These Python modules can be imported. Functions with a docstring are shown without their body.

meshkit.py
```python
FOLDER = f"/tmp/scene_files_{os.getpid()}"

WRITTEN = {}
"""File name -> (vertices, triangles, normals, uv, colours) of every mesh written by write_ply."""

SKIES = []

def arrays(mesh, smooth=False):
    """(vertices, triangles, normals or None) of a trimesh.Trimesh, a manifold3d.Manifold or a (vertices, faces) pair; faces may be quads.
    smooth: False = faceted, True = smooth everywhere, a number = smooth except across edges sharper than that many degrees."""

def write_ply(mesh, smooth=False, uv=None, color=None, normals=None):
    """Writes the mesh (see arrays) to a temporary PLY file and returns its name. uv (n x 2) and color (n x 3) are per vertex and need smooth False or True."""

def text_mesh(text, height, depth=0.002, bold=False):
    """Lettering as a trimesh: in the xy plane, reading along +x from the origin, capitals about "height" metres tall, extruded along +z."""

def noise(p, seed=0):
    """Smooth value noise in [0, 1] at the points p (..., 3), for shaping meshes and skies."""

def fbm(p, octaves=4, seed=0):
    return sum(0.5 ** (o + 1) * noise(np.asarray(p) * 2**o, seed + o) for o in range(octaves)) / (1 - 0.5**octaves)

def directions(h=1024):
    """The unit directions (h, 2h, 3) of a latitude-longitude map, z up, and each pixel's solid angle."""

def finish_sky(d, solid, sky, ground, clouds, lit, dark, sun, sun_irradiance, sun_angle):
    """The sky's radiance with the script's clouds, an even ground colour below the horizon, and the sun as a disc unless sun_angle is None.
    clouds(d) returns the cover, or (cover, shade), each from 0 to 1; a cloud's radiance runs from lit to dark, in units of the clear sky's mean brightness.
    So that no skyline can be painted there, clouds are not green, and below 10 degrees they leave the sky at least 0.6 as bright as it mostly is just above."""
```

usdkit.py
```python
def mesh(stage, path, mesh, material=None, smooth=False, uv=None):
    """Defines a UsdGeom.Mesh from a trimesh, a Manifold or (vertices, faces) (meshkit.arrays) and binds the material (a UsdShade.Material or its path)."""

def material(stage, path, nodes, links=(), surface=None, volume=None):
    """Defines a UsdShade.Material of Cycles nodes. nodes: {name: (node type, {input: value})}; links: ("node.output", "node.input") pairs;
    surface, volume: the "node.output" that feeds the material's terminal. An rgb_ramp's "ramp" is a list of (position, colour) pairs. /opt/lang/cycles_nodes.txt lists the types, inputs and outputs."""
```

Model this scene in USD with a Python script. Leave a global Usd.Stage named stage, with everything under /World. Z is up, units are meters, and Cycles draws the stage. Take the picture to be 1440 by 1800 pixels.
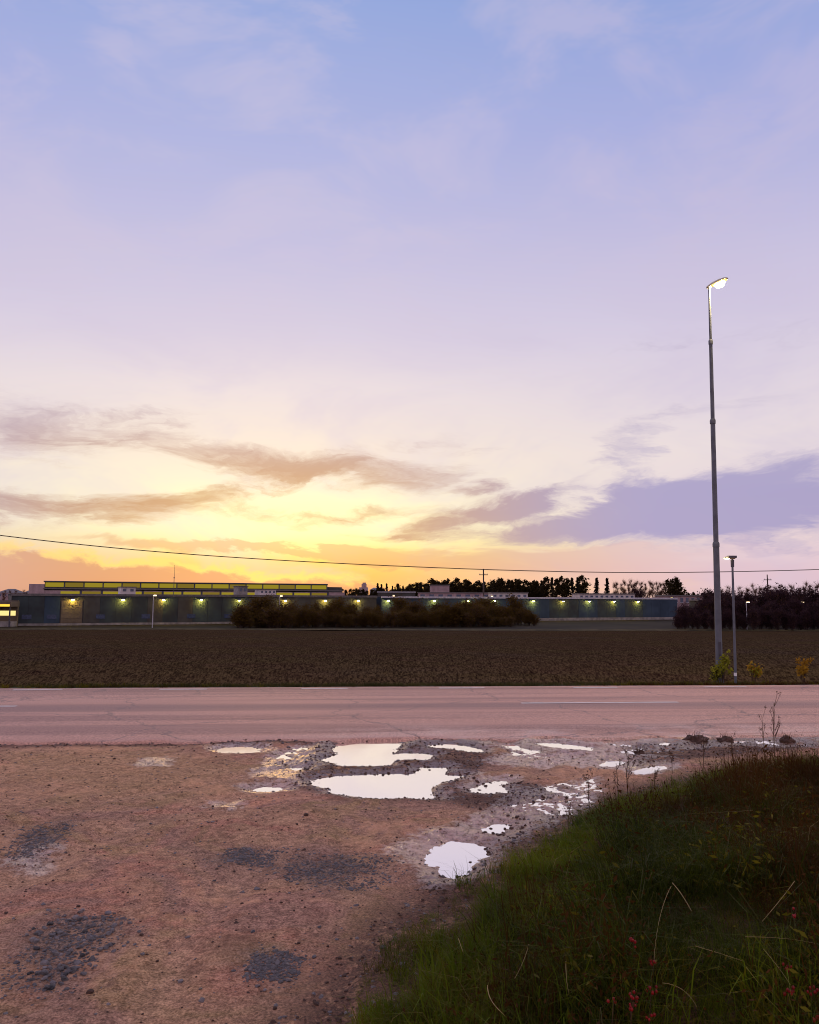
import math, random
import numpy as np, trimesh, shapely
import usdkit, meshkit
from shapely.geometry import Polygon, LineString
from pxr import Usd, UsdGeom, UsdLux, UsdShade, Gf, Sdf, Vt

stage = Usd.Stage.CreateInMemory()
UsdGeom.SetStageUpAxis(stage, 'Z'); UsdGeom.SetStageMetersPerUnit(stage, 1.0)
world = UsdGeom.Xform.Define(stage, '/World'); stage.SetDefaultPrim(world.GetPrim())
UsdGeom.Scope.Define(stage, '/World/Looks')

# ------------------------------------------------------------------ camera, sky, sun
EYE, PITCH, ROLL, FPX, YAW = 2.0, math.radians(5.93), math.radians(0.29), 1450.0, math.radians(4.965)
SUN_AZ, SUN_EL = math.radians(-9.5), math.radians(4.0)
SUN_INTENSITY, SUN_COLOR, SUN_ANGLE = 0.025, (1.0, 0.50, 0.14), 10.0
SKY_STRENGTH, EXPOSURE = 0.10, 0.0
_c, _s = math.cos(ROLL), math.sin(ROLL)
_up0 = np.array([0, -math.sin(PITCH), math.cos(PITCH)])
FWD = np.array([0, math.cos(PITCH), math.sin(PITCH)])
RIGHT = _c * np.array([1.0, 0, 0]) + _s * _up0
UP = -_s * np.array([1.0, 0, 0]) + _c * _up0
cam = UsdGeom.Camera.Define(stage, '/World/camera')
cam.CreateHorizontalApertureAttr(36.0); cam.CreateVerticalApertureAttr(45.0)
cam.CreateFocalLengthAttr(36.0 * FPX / 1440); cam.CreateClippingRangeAttr(Gf.Vec2f(0.05, 20000))
cam.CreateExposureAttr(EXPOSURE)
cam.AddTransformOp().Set(Gf.Matrix4d(*RIGHT, 0, *UP, 0, *(-FWD), 0, 0, 0, EYE, 1))


def ray(x, y):                      # direction seen at a point of the photograph (1440 x 1800)
    d = RIGHT * (x - 720) / FPX + UP * (900 - y) / FPX + FWD
    return d / np.linalg.norm(d)


def at(x, y, dist):                 # the place that far ahead (metres along +y)
    d = ray(x, y)
    return np.array([0, 0, EYE]) + d * dist / d[1]


def flat(x, y, z=0.0):              # the place on the level z
    d = ray(x, y)
    return np.array([0, 0, EYE]) + d * (z - EYE) / d[2]


def lin(r, g, b):
    c = np.array([r, g, b]) / 255.0
    return tuple(np.where(c <= 0.04045, c / 12.92, ((c + 0.055) / 1.055) ** 2.4))


def azel(x, y):
    d = ray(x, y)
    return math.atan2(d[0], d[1]), math.asin(d[2])


# ---- sky: the physical sky under a thin dusk veil, with cloud banks in direction space (azimuth, elevation)
class Graph:
    def __init__(s): s.n, s.l, s.k = {}, [], 0
    def add(s, kind, links=None, **vals):
        s.k += 1; name = 'n%d' % s.k
        s.n[name] = (kind, vals)
        for i, o in (links or {}).items(): s.l.append((o, name + '.' + i))
        return name
    def math(s, op, a, b=None, c=None, clamp=False):
        links, vals = {}, {'math_type': op, 'use_clamp': clamp}
        for k, v in (('value1', a), ('value2', b), ('value3', c)):
            if isinstance(v, str): links[k] = v
            elif v is not None: vals[k] = float(v)
        return s.add('math', links, **vals) + '.value'
    def rng(s, v, a, b, c=0.0, d=1.0, kind='smoothstep'):
        return s.add('map_range', {'value': v}, range_type=kind, from_min=a, from_max=b, to_min=c, to_max=d, clamp=True) + '.result'
    def mix(s, fac, a, b, kind='mix'):
        links, vals = {}, {'mix_type': kind}
        for k, v in (('fac', fac), ('color1', a), ('color2', b)):
            if isinstance(v, str): links[k] = v
            elif np.ndim(v): vals[k] = tuple(v)
            else: vals[k] = float(v)
        return s.add('mix', links, **vals) + '.color'
    def noise(s, vec, scale, detail=4, rough=0.55, dist=0.0, out='fac'):
        return s.add('noise_texture', {'vector': vec}, scale=scale, detail=detail, roughness=rough, distortion=dist) + '.' + out


g = Graph()
tc = g.add('texture_coordinate') + '.generated'
sep = g.add('separate_xyz', {'vector': tc})
u = g.math('arctan2', sep + '.x', sep + '.y')
v = g.math('arcsine', sep + '.z')
uv = g.add('combine_xyz', {'x': u, 'y': v}) + '.vector'
# streaky warp
stretch = g.add('mapping', {'vector': uv}, mapping_type='point', scale=(5.0, 16.0, 1.0)) + '.vector'
nz = g.noise(stretch, 1.0, 6, 0.6, 0.6, 'color')
nzc = g.add('vector_math', {'vector1': nz}, math_type='subtract', vector2=(0.5, 0.5, 0.5)) + '.vector'
nzs = g.add('vector_math', {'vector1': nzc}, math_type='multiply', vector2=(0.22, 0.075, 0.0)) + '.vector'
wuv = g.add('vector_math', {'vector1': uv, 'vector2': nzs}, math_type='add') + '.vector'
fine = g.noise(g.add('mapping', {'vector': wuv}, mapping_type='point', scale=(9.0, 34.0, 1.0)) + '.vector', 1.0, 7, 0.62, 0.4)


def blob(cx, cy, rx, ry, rot, w):
    a, e = azel(cx, cy)
    m = g.add('mapping', {'vector': wuv}, mapping_type='texture', location=(a, e, 0), rotation=(0, 0, math.radians(rot)), scale=(rx / FPX, ry / FPX, 1.0))
    ln = g.add('vector_math', {'vector1': m + '.vector'}, math_type='length') + '.value'
    return g.rng(ln, 1.35, 0.1, 0.0, w)


def total(items):
    out = None
    for it in items:
        b = blob(*it)
        out = b if out is None else g.math('add', out, b)
    return out


clouds_mid = total([
    (95, 738, 190, 52, -4, 0.8), (20, 775, 130, 38, -10, 0.5), (290, 728, 100, 24, 6, 0.45), (600, 828, 300, 38, -4, 0.95), (420, 800, 190, 24, -10, 0.5),
    (110, 892, 320, 34, 2, 1.1), (370, 866, 180, 20, 12, 0.6), (600, 905, 170, 14, 5, 0.75), (690, 945, 110, 10, 0, 0.5), (530, 925, 60, 7, 0, 0.4),
    (860, 893, 190, 24, 16, 1.0), (842, 854, 55, 10, 8, 0.9), (1070, 905, 330, 60, 2, 0.9), (1230, 892, 310, 66, 0, 0.8), (1430, 890, 300, 80, 2, 0.9),
    (1090, 815, 130, 50, 30, 0.5), (1340, 825, 280, 34, 6, 0.5), (960, 940, 290, 22, 2, 0.6), (1250, 595, 340, 22, 0, 0.35), (800, 780, 260, 20, 0, 0.3), (1200, 730, 220, 26, 20, 0.3)])
wisp = g.noise(g.add('mapping', {'vector': wuv}, mapping_type='point', scale=(22.0, 90.0, 1.0), rotation=(0, 0, 0.06)) + '.vector', 1.0, 6, 0.65, 0.8)
clouds_mid = g.math('maximum', g.math('subtract', clouds_mid, total([(1005, 872, 110, 24, 22, 0.95), (960, 842, 150, 16, 6, 0.5)])), 0.0)
dens = g.math('add', clouds_mid, g.math('multiply', g.math('subtract', fine, 0.5), 1.9))
dens = g.math('add', dens, g.math('multiply', g.math('subtract', wisp, 0.5), 1.0))
dens = g.rng(dens, 0.05, 1.35)
dens = g.math('multiply', dens, g.rng(clouds_mid, 0.02, 0.3))
# low bank on the horizon, its lumpy top falling to the right, and loose clouds all round the horizon
lump = g.noise(g.add('mapping', {'vector': uv}, mapping_type='point', scale=(16.0, 30.0, 1.0)) + '.vector', 1.0, 6, 0.6, 0.3)
a0, e0 = azel(0, 968); a1, e1 = azel(720, 1036)
top = g.math('multiply_add', u, (e1 - e0) / (a1 - a0), e0 - a0 * (e1 - e0) / (a1 - a0))
top = g.math('maximum', top, 0.008)
top = g.math('add', top, g.math('multiply', g.math('subtract', lump, 0.5), 0.06))
bank = g.math('multiply', g.rng(g.math('subtract', top, v), -0.004, 0.006), g.rng(u, azel(760, 1040)[0], azel(560, 1040)[0], 0.45, 1.0))
thin = total([(430, 968, 330, 9, -4, 1.0), (900, 985, 420, 20, 0, 0.8), (1300, 1010, 420, 26, 0, 0.6), (1150, 968, 300, 12, 1, 0.5)])
thin = g.math('multiply', g.rng(g.math('add', thin, g.math('multiply', g.math('subtract', fine, 0.5), 0.9)), 0.2, 0.8), 0.6)
bank = g.math('maximum', bank, thin)
# high faint wisps
hi = total([(215, 98, 80, 40, -15, 0.9), (375, 45, 80, 40, -10, 0.8), (490, 160, 120, 36, 5, 0.8), (1215, 235, 130, 60, 10, 0.8), (530, 450, 110, 45, 0, 0.6), (560, 20, 70, 40, 0, 0.7), (1390, 160, 120, 60, 0, 0.5)])
wide = g.noise(g.add('mapping', {'vector': uv}, mapping_type='point', scale=(4.0, 9.0, 1.0)) + '.vector', 1.0, 5, 0.6, 0.5)
hi = g.math('multiply', g.rng(g.math('add', hi, g.math('multiply', g.math('subtract', fine, 0.5), 1.2)), 0.05, 1.2), 0.40)
hi = g.math('maximum', hi, g.rng(wide, 0.42, 0.66, 0.0, 0.42))

EL_MAX = math.pi / 2


def ramp_el(rows):
    stops = []
    for y, c in rows:
        e = azel(720, y)[1] if y > -1000 else -y / 1e6
        stops.append((max(e, 0) / EL_MAX, lin(*c)))
    return stops


veil_warm = ramp_el([(1050, (238, 170, 92)), (1015, (254, 188, 76)), (985, (255, 212, 74)), (955, (255, 236, 112)), (925, (255, 250, 205)), (880, (255, 247, 214)), (800, (249, 234, 217)),
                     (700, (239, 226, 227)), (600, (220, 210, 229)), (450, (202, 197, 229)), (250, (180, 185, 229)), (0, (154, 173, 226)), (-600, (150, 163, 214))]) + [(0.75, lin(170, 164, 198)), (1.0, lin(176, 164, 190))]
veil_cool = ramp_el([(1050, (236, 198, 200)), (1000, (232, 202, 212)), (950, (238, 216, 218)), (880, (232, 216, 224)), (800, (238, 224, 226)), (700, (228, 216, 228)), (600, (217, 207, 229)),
                     (450, (200, 194, 227)), (250, (172, 178, 227)), (0, (146, 167, 223)), (-600, (148, 161, 213))]) + [(0.75, lin(170, 164, 198)), (1.0, lin(176, 164, 190))]  # overhead stops of both ramps kept pinkish to warm light on the ground
vf = g.math('divide', v, EL_MAX)
rw = g.add('rgb_ramp', {'fac': vf}, ramp=veil_warm) + '.color'
rc = g.add('rgb_ramp', {'fac': vf}, ramp=veil_cool) + '.color'
du = g.math('subtract', u, SUN_AZ - 0.03)
du = g.math('absolute', du)
warm = g.rng(du, 0.62, 0.02)
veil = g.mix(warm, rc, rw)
# unseen sky away from the sunset: dimmer, and pinkened to warm the ground
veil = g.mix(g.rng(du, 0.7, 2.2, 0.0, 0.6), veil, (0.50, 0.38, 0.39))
# glow low over the set sun
gl = g.add('mapping', {'vector': uv}, mapping_type='texture', location=(SUN_AZ, azel(470, 920)[1], 0), scale=(0.42, 0.058, 1.0))
gl = g.rng(g.add('vector_math', {'vector1': gl + '.vector'}, math_type='length') + '.value', 1.0, 0.0)
veil = g.mix(g.math('multiply', gl, 0.9), veil, (1.15, 1.04, 0.55))
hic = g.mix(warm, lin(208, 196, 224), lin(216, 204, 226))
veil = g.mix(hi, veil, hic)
lowwarm = g.rng(v, azel(720, 700)[1], azel(720, 880)[1])
cl_warm = g.mix(lowwarm, lin(188, 168, 184), lin(190, 142, 104))
cl_cool = g.mix(lowwarm, lin(192, 180, 206), lin(164, 156, 202))
clc = g.mix(g.rng(du, 0.50, 0.10), cl_cool, cl_warm)
veil = g.mix(g.math('multiply', dens, 0.88), veil, clc)
bkc = g.mix(g.rng(du, 0.62, 0.12), lin(224, 194, 208), lin(208, 150, 116))
veil = g.mix(g.math('multiply', bank, 0.9), veil, bkc)
rim = g.math('multiply', g.rng(g.math('absolute', g.math('subtract', g.math('subtract', top, v), -0.002)), 0.010, 0.0), g.rng(fine, 0.38, 0.55))
veil = g.mix(g.math('multiply', g.math('multiply', rim, warm), 1.0), veil, (1.05, 0.72, 0.20))
veil = g.mix(g.rng(v, -0.01, -0.06), veil, (0.10, 0.09, 0.08))
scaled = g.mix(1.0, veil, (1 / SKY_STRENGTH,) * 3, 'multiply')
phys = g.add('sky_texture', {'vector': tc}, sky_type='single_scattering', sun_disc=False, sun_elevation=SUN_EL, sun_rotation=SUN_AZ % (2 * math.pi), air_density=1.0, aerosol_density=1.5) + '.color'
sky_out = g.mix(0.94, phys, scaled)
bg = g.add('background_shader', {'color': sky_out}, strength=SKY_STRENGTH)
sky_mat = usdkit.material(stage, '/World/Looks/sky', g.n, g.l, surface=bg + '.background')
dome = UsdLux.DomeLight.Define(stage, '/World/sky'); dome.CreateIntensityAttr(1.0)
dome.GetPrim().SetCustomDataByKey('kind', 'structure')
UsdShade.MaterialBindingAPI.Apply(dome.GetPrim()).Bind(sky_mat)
sun = UsdLux.DistantLight.Define(stage, '/World/sun')
sun.CreateIntensityAttr(SUN_INTENSITY); sun.CreateAngleAttr(SUN_ANGLE); sun.CreateColorAttr(Gf.Vec3f(*SUN_COLOR)); sun.CreateNormalizeAttr(True)
sd = np.array([math.sin(SUN_AZ) * math.cos(SUN_EL), math.cos(SUN_AZ) * math.cos(SUN_EL), math.sin(SUN_EL)])
sx_ = np.cross([0, 0, 1], sd); sx_ /= np.linalg.norm(sx_); sy_ = np.cross(sd, sx_)
sun.AddTransformOp().Set(Gf.Matrix4d(*sx_, 0, *sy_, 0, *sd, 0, 0, 0, 50, 1))

# ------------------------------------------------------------------ helpers
T, N = np.array([math.cos(YAW), math.sin(YAW), 0]), np.array([-math.sin(YAW), math.cos(YAW), 0])   # along and across the road
used = {}
LOOK = {}


def numbered(parent, name):
    k = used.get((parent, name), 0); used[(parent, name)] = k + 1
    return f'{parent}/{name}' + ('_%03d' % k if k else '')


def tag(p, label=None, cat=None, group=None, kind=None):
    for k, val in (('label', label), ('category', cat), ('group', group), ('kind', kind)):
        if val: p.SetCustomDataByKey(k, val)
    return p


def place(x, loc, rz=0.0, scale=None, tilt=None):
    x.AddTranslateOp().Set(Gf.Vec3d(*map(float, loc)))
    if rz: x.AddRotateZOp().Set(math.degrees(rz))
    if tilt: x.AddRotateXYZOp().Set(Gf.Vec3f(*map(float, tilt)))
    if scale is not None: x.AddScaleOp().Set(Gf.Vec3f(*([float(scale)] * 3 if np.ndim(scale) == 0 else map(float, scale))))


def thing(name, label, cat, loc=(0, 0, 0), rz=0.0, group=None, kind=None, scale=None):
    x = UsdGeom.Xform.Define(stage, numbered('/World', name)); place(x, loc, rz, scale)
    return tag(x.GetPrim(), label, cat, group, kind)


def part(parent, name, mesh, mat, smooth=False, label=None, kind=None):
    m = usdkit.mesh(stage, numbered(str(parent.GetPath()), name), mesh, LOOK[mat], smooth=smooth)
    return tag(m.GetPrim(), label, kind=kind)


def copy_of(src, name, label, cat, loc, rz=0.0, scale=None, group=None):
    x = UsdGeom.Xform.Define(stage, numbered('/World', name))
    x.GetPrim().GetReferences().AddInternalReference(src); x.GetPrim().SetInstanceable(True)
    place(x, loc, rz, scale)
    return tag(x.GetPrim(), label, cat, group)


def proto(name):
    return stage.CreateClassPrim(numbered('/World', name))


def box(x0, x1, y0, y1, z0, z1):
    m = trimesh.creation.box((x1 - x0, y1 - y0, z1 - z0)); m.apply_translation(((x0 + x1) / 2, (y0 + y1) / 2, (z0 + z1) / 2)); return m


def tube(pts, rad, n=6, cap=True):
    pts = np.asarray(pts, float); rad = np.broadcast_to(rad, len(pts))
    d = np.gradient(pts, axis=0); d /= np.linalg.norm(d, axis=1, keepdims=True) + 1e-12
    ref = np.array([0.31, 0.17, 0.93]) if abs(d[0, 2]) < 0.8 else np.array([0.93, 0.31, 0.1])
    a = np.cross(d, ref); a /= np.linalg.norm(a, axis=1, keepdims=True); b = np.cross(d, a)
    ph = np.arange(n) / n * 2 * math.pi
    v = (pts[:, None] + rad[:, None, None] * (np.cos(ph)[None, :, None] * a[:, None] + np.sin(ph)[None, :, None] * b[:, None])).reshape(-1, 3)
    f = []
    for i in range(len(pts) - 1):
        for j in range(n):
            p, q = i * n + j, i * n + (j + 1) % n
            f += [(p, q, q + n), (p, q + n, p + n)]
    if cap:
        v = np.vstack([v, pts[0], pts[-1]]); e = len(pts) * n; o = e - n
        for j in range(n): f += [(e, (j + 1) % n, j), (e + 1, o + j, o + (j + 1) % n)]
    return trimesh.Trimesh(v, f, process=False)


def join(ms): return trimesh.util.concatenate(ms)


def lathe(prof, n=24):
    return trimesh.creation.revolve(np.array(prof, float), sections=n)


def sstep(x, a, b):
    t = np.clip((x - a) / (b - a), 0, 1); return t * t * (3 - 2 * t)


# ------------------------------------------------------------------ materials
def simple(name, color, rough=0.7, spec=0.5, vary=0.25, scale=3.0, bump=0.0, metal=0.0, coord='object', tint=None, bscale=None):
    h = Graph()
    c = h.add('texture_coordinate') + '.object' if coord == 'object' else h.add('geometry') + '.position'
    n1 = h.noise(c, scale, 5, 0.6)
    dark = tuple(np.array(color) * (1 - vary)); lite = tuple(np.array(tint if tint is not None else color) * (1 + vary))
    col = h.mix(h.rng(n1, 0.3, 0.7), dark, lite)
    links = {'base_color': col}
    if bump:
        links['normal'] = h.add('bump', {'height': h.noise(c, bscale or scale * 8, 4, 0.6)}, strength=bump, distance=0.02) + '.normal'
    p = h.add('principled_bsdf', links, roughness=rough, specular_ior_level=spec, metallic=metal)
    LOOK[name] = usdkit.material(stage, '/World/Looks/' + name, h.n, h.l, surface=p + '.BSDF')


def foliage(name, c1, c2, trans=0.3, rough=0.7, spread='island'):
    h = Graph()
    r = (h.add('geometry') + '.random_per_island') if spread == 'island' else (h.add('object_info') + '.random')
    big = h.noise(h.add('geometry') + '.position', 0.9, 3, 0.6)
    f = h.math('multiply_add', r, 0.6, h.math('multiply_add', big, 1.2, -0.4), clamp=True)
    col = h.mix(f, c1, c2)
    p = h.add('principled_bsdf', {'base_color': col}, roughness=rough, specular_ior_level=0.08)
    t = h.add('translucent_bsdf', {'color': col})
    m = h.add('mix_closure', {'closure1': p + '.BSDF', 'closure2': t + '.BSDF'}, fac=trans)
    LOOK[name] = usdkit.material(stage, '/World/Looks/' + name, h.n, h.l, surface=m + '.closure')


def glowing(name, color, strength):
    LOOK[name] = usdkit.material(stage, '/World/Looks/' + name, {'e': ('emission', {'color': color, 'strength': strength})}, surface='e.emission')


def yard_material():
    h = Graph(); pos = h.add('geometry') + '.position'
    att = lambda n: h.add('attribute', None, attribute=n) + '.fac'
    wet, grav, mud, pale = att('wet'), att('gravel'), att('mud'), att('pale')
    big, mid, sml, tiny = h.noise(pos, 0.55, 4, 0.6, 0.6), h.noise(pos, 2.3, 5, 0.65), h.noise(pos, 14, 5, 0.7), h.noise(pos, 70, 4, 0.7)
    patch = h.noise(pos, 1.1, 3, 0.6, 1.0, 'color')
    sp = h.add('separate_color', {'color': patch})
    col = h.mix(h.rng(mid, 0.40, 0.60), (0.46, 0.24, 0.12), (0.68, 0.40, 0.215))
    col = h.mix(h.math('multiply', h.rng(sp + '.r', 0.48, 0.60), 0.85), col, (0.60, 0.23, 0.14))     # reddish sand
    col = h.mix(h.math('multiply', h.rng(sp + '.g', 0.48, 0.60), 0.75), col, (0.42, 0.28, 0.065))     # olive clay
    col = h.mix(h.math('multiply', h.rng(sp + '.b', 0.49, 0.60), 0.7), col, (0.38, 0.19, 0.155))     # grey mauve grit
    col = h.mix(pale, col, h.mix(h.rng(mid, 0.3, 0.7), (0.56, 0.33, 0.09), (0.72, 0.45, 0.21)))
    vor = h.add('voronoi_texture', {'vector': pos}, scale=42.0, feature='f1')
    chip = h.mix(h.rng(vor + '.distance', 0.1, 0.7), (0.18, 0.16, 0.17), (0.022, 0.019, 0.022))
    col = h.mix(h.math('multiply', grav, h.rng(h.math('add', h.math('multiply_add', grav, 0.45, sml), h.math('add', h.math('multiply', mid, 0.9), h.math('multiply', tiny, 0.4))), 1.25, 1.62)), col, chip)
    trk = h.math('multiply', att('track'), h.rng(mid, 0.36, 0.58, 0.35, 1.0))
    col = h.mix(h.math('multiply', trk, 0.6), col, (0.70, 0.43, 0.26))
    # dark grit
    grit = h.add('voronoi_texture', {'vector': pos}, scale=26.0, feature='f1', randomness=1.0)
    gm = h.math('multiply', h.rng(grit + '.distance', 0.22, 0.10), h.rng(h.add('separate_color', {'color': grit + '.color'}) + '.r', 0.55, 0.7))
    col = h.mix(h.math('multiply', gm, 0.6), col, (0.11, 0.075, 0.065))
    col = h.mix(h.rng(tiny, 0.36, 0.64), h.mix(0.60, col, (0, 0, 0)), h.mix(0.26, col, (0.95, 0.72, 0.58)))
    col = h.mix(h.rng(sml, 0.38, 0.60), h.mix(0.38, col, (0.01, 0.005, 0.004)), h.mix(0.08, col, (0.95, 0.72, 0.58)))
    pc = h.noise(pos, 0.8, 6, 0.68, 0.8); pc2 = h.noise(pos, 4.5, 5, 0.7, 0.5)
    col = h.mix(h.math('multiply', h.rng(h.math('multiply_add', pc2, 0.6, pc), 0.84, 1.05), 0.55), col, (0.17, 0.085, 0.055))
    col = h.mix(h.math('multiply', h.rng(h.math('multiply_add', pc2, 0.6, pc), 0.78, 0.58), 0.45), col, (0.78, 0.48, 0.29))
    spk = h.noise(pos, 160, 2, 0.6)
    col = h.mix(h.math('multiply', h.rng(spk, 0.64, 0.74), 0.55), col, (0.75, 0.60, 0.48))
    col = h.mix(h.math('add', h.math('multiply', h.math('multiply', mud, 0.92), h.rng(h.math('add', sml, h.math('multiply', mid, 0.5)), 0.60, 0.74)), h.math('maximum', h.math('subtract', mud, 1.0), 0.0), clamp=True), col, h.mix(h.rng(tiny, 0.3, 0.7), (0.025, 0.012, 0.009), (0.15, 0.075, 0.05)))
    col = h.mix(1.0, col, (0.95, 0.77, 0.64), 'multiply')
    # wet soil is darker and glossier
    wv = h.math('multiply_add', h.math('subtract', h.math('multiply_add', mid, 0.8, sml), 0.9), 1.3, wet)
    wv = h.math('multiply', h.math('multiply', h.rng(wv, 0.35, 0.8), h.rng(wet, 0.02, 0.3)), h.math('multiply_add', mud, -0.25, 1.0))
    col = h.mix(h.math('multiply', wv, 0.40), col, (0.04, 0.028, 0.022))
    wv = h.math('multiply', wv, h.rng(h.math('multiply_add', sml, 0.8, tiny), 0.72, 0.92, 0.15, 1.0))
    rough = h.math('multiply_add', wv, -0.70, 0.86)
    hgt = h.math('add', h.math('multiply', sml, 0.7), h.math('multiply', tiny, 0.45))
    hgt = h.math('add', hgt, h.math('multiply', grav, h.math('multiply', vor + '.distance', -0.8)))
    bmp = h.add('bump', {'height': hgt, 'strength': h.math('multiply_add', wv, -0.45, 0.85)}, distance=0.02) + '.normal'
    p = h.add('principled_bsdf', {'base_color': col, 'roughness': rough, 'normal': bmp, 'specular_ior_level': h.math('multiply_add', wv, 0.9, 0.30)})
    LOOK['wet_gravel_soil'] = usdkit.material(stage, '/World/Looks/wet_gravel_soil', h.n, h.l, surface=p + '.BSDF')


def road_material():
    h = Graph(); pos = h.add('geometry') + '.position'
    def dot(vec): return h.add('vector_math', {'vector1': pos}, math_type='dot_product', vector2=tuple(vec)) + '.value'
    s, t = dot(N), dot(T)
    lane = h.add('combine_xyz', {'x': h.math('multiply', t, 0.05), 'y': h.math('multiply', s, 1.3)}) + '.vector'
    band = h.noise(lane, 1.0, 4, 0.55)
    fineb = h.noise(h.add('combine_xyz', {'x': h.math('multiply', t, 0.25), 'y': h.math('multiply', s, 7.0)}) + '.vector', 1.0, 4, 0.6)
    blot, grain = h.noise(pos, 0.5, 4, 0.6), h.noise(pos, 45, 4, 0.75)
    col = h.mix(h.rng(band, 0.42, 0.58), (0.27, 0.115, 0.075), (0.55, 0.295, 0.20))
    col = h.mix(h.math('multiply', h.rng(fineb, 0.45, 0.75), 0.4), col, (0.50, 0.33, 0.27))
    col = h.mix(h.math('multiply', h.rng(blot, 0.5, 0.75), 0.35), col, (0.38, 0.19, 0.12))
    dark = h.math('multiply', h.rng(h.math('absolute', h.math('subtract', s, 15.0)), 0.55, 0.1), 0.55)     # seam by the centre line
    col = h.mix(dark, col, (0.14, 0.065, 0.06))
    # mud carried on to the near lane from the yard
    mv = h.noise(h.add('combine_xyz', {'x': h.math('multiply', t, 0.35), 'y': h.math('multiply', s, 3.5)}) + '.vector', 1.0, 5, 0.65, 0.5)
    near = h.math('multiply', h.rng(s, 13.4, 11.9), h.rng(h.math('absolute', h.math('subtract', t, 4.0)), 6.5, 2.0))
    mm = h.math('multiply', h.rng(mv, 0.42, 0.62), near)
    col = h.mix(h.math('multiply', mm, 0.85), col, (0.74, 0.55, 0.45))
    ck = h.add('voronoi_texture', {'vector': h.add('vector_math', {'vector1': pos, 'vector2': h.add('vector_math', {'vector1': h.noise(pos, 1.5, 4, 0.6, 0, 'color')}, math_type='scale', scale=0.9) + '.vector'}, math_type='add') + '.vector'}, scale=0.35, feature='distance_to_edge')
    col = h.mix(h.math('multiply', h.rng(ck + '.distance', 0.012, 0.003), 0.7), col, (0.05, 0.025, 0.02))
    col = h.mix(h.rng(grain, 0.38, 0.62), h.mix(0.50, col, (0.02, 0.012, 0.015)), h.mix(0.30, col, (0.9, 0.65, 0.55)))
    col = h.mix(1.0, col, (1.04, 0.88, 0.80), 'multiply')
    wetr = h.math('multiply', h.rng(h.noise(pos, 1.2, 4, 0.6), 0.45, 0.65), near)
    rough = h.math('multiply_add', wetr, -0.3, 0.62)
    bmp = h.add('bump', {'height': grain}, strength=0.5, distance=0.01) + '.normal'
    p = h.add('principled_bsdf', {'base_color': col, 'roughness': rough, 'normal': bmp}, specular_ior_level=0.5)
    LOOK['damp_asphalt'] = usdkit.material(stage, '/World/Looks/damp_asphalt', h.n, h.l, surface=p + '.BSDF')


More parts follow.
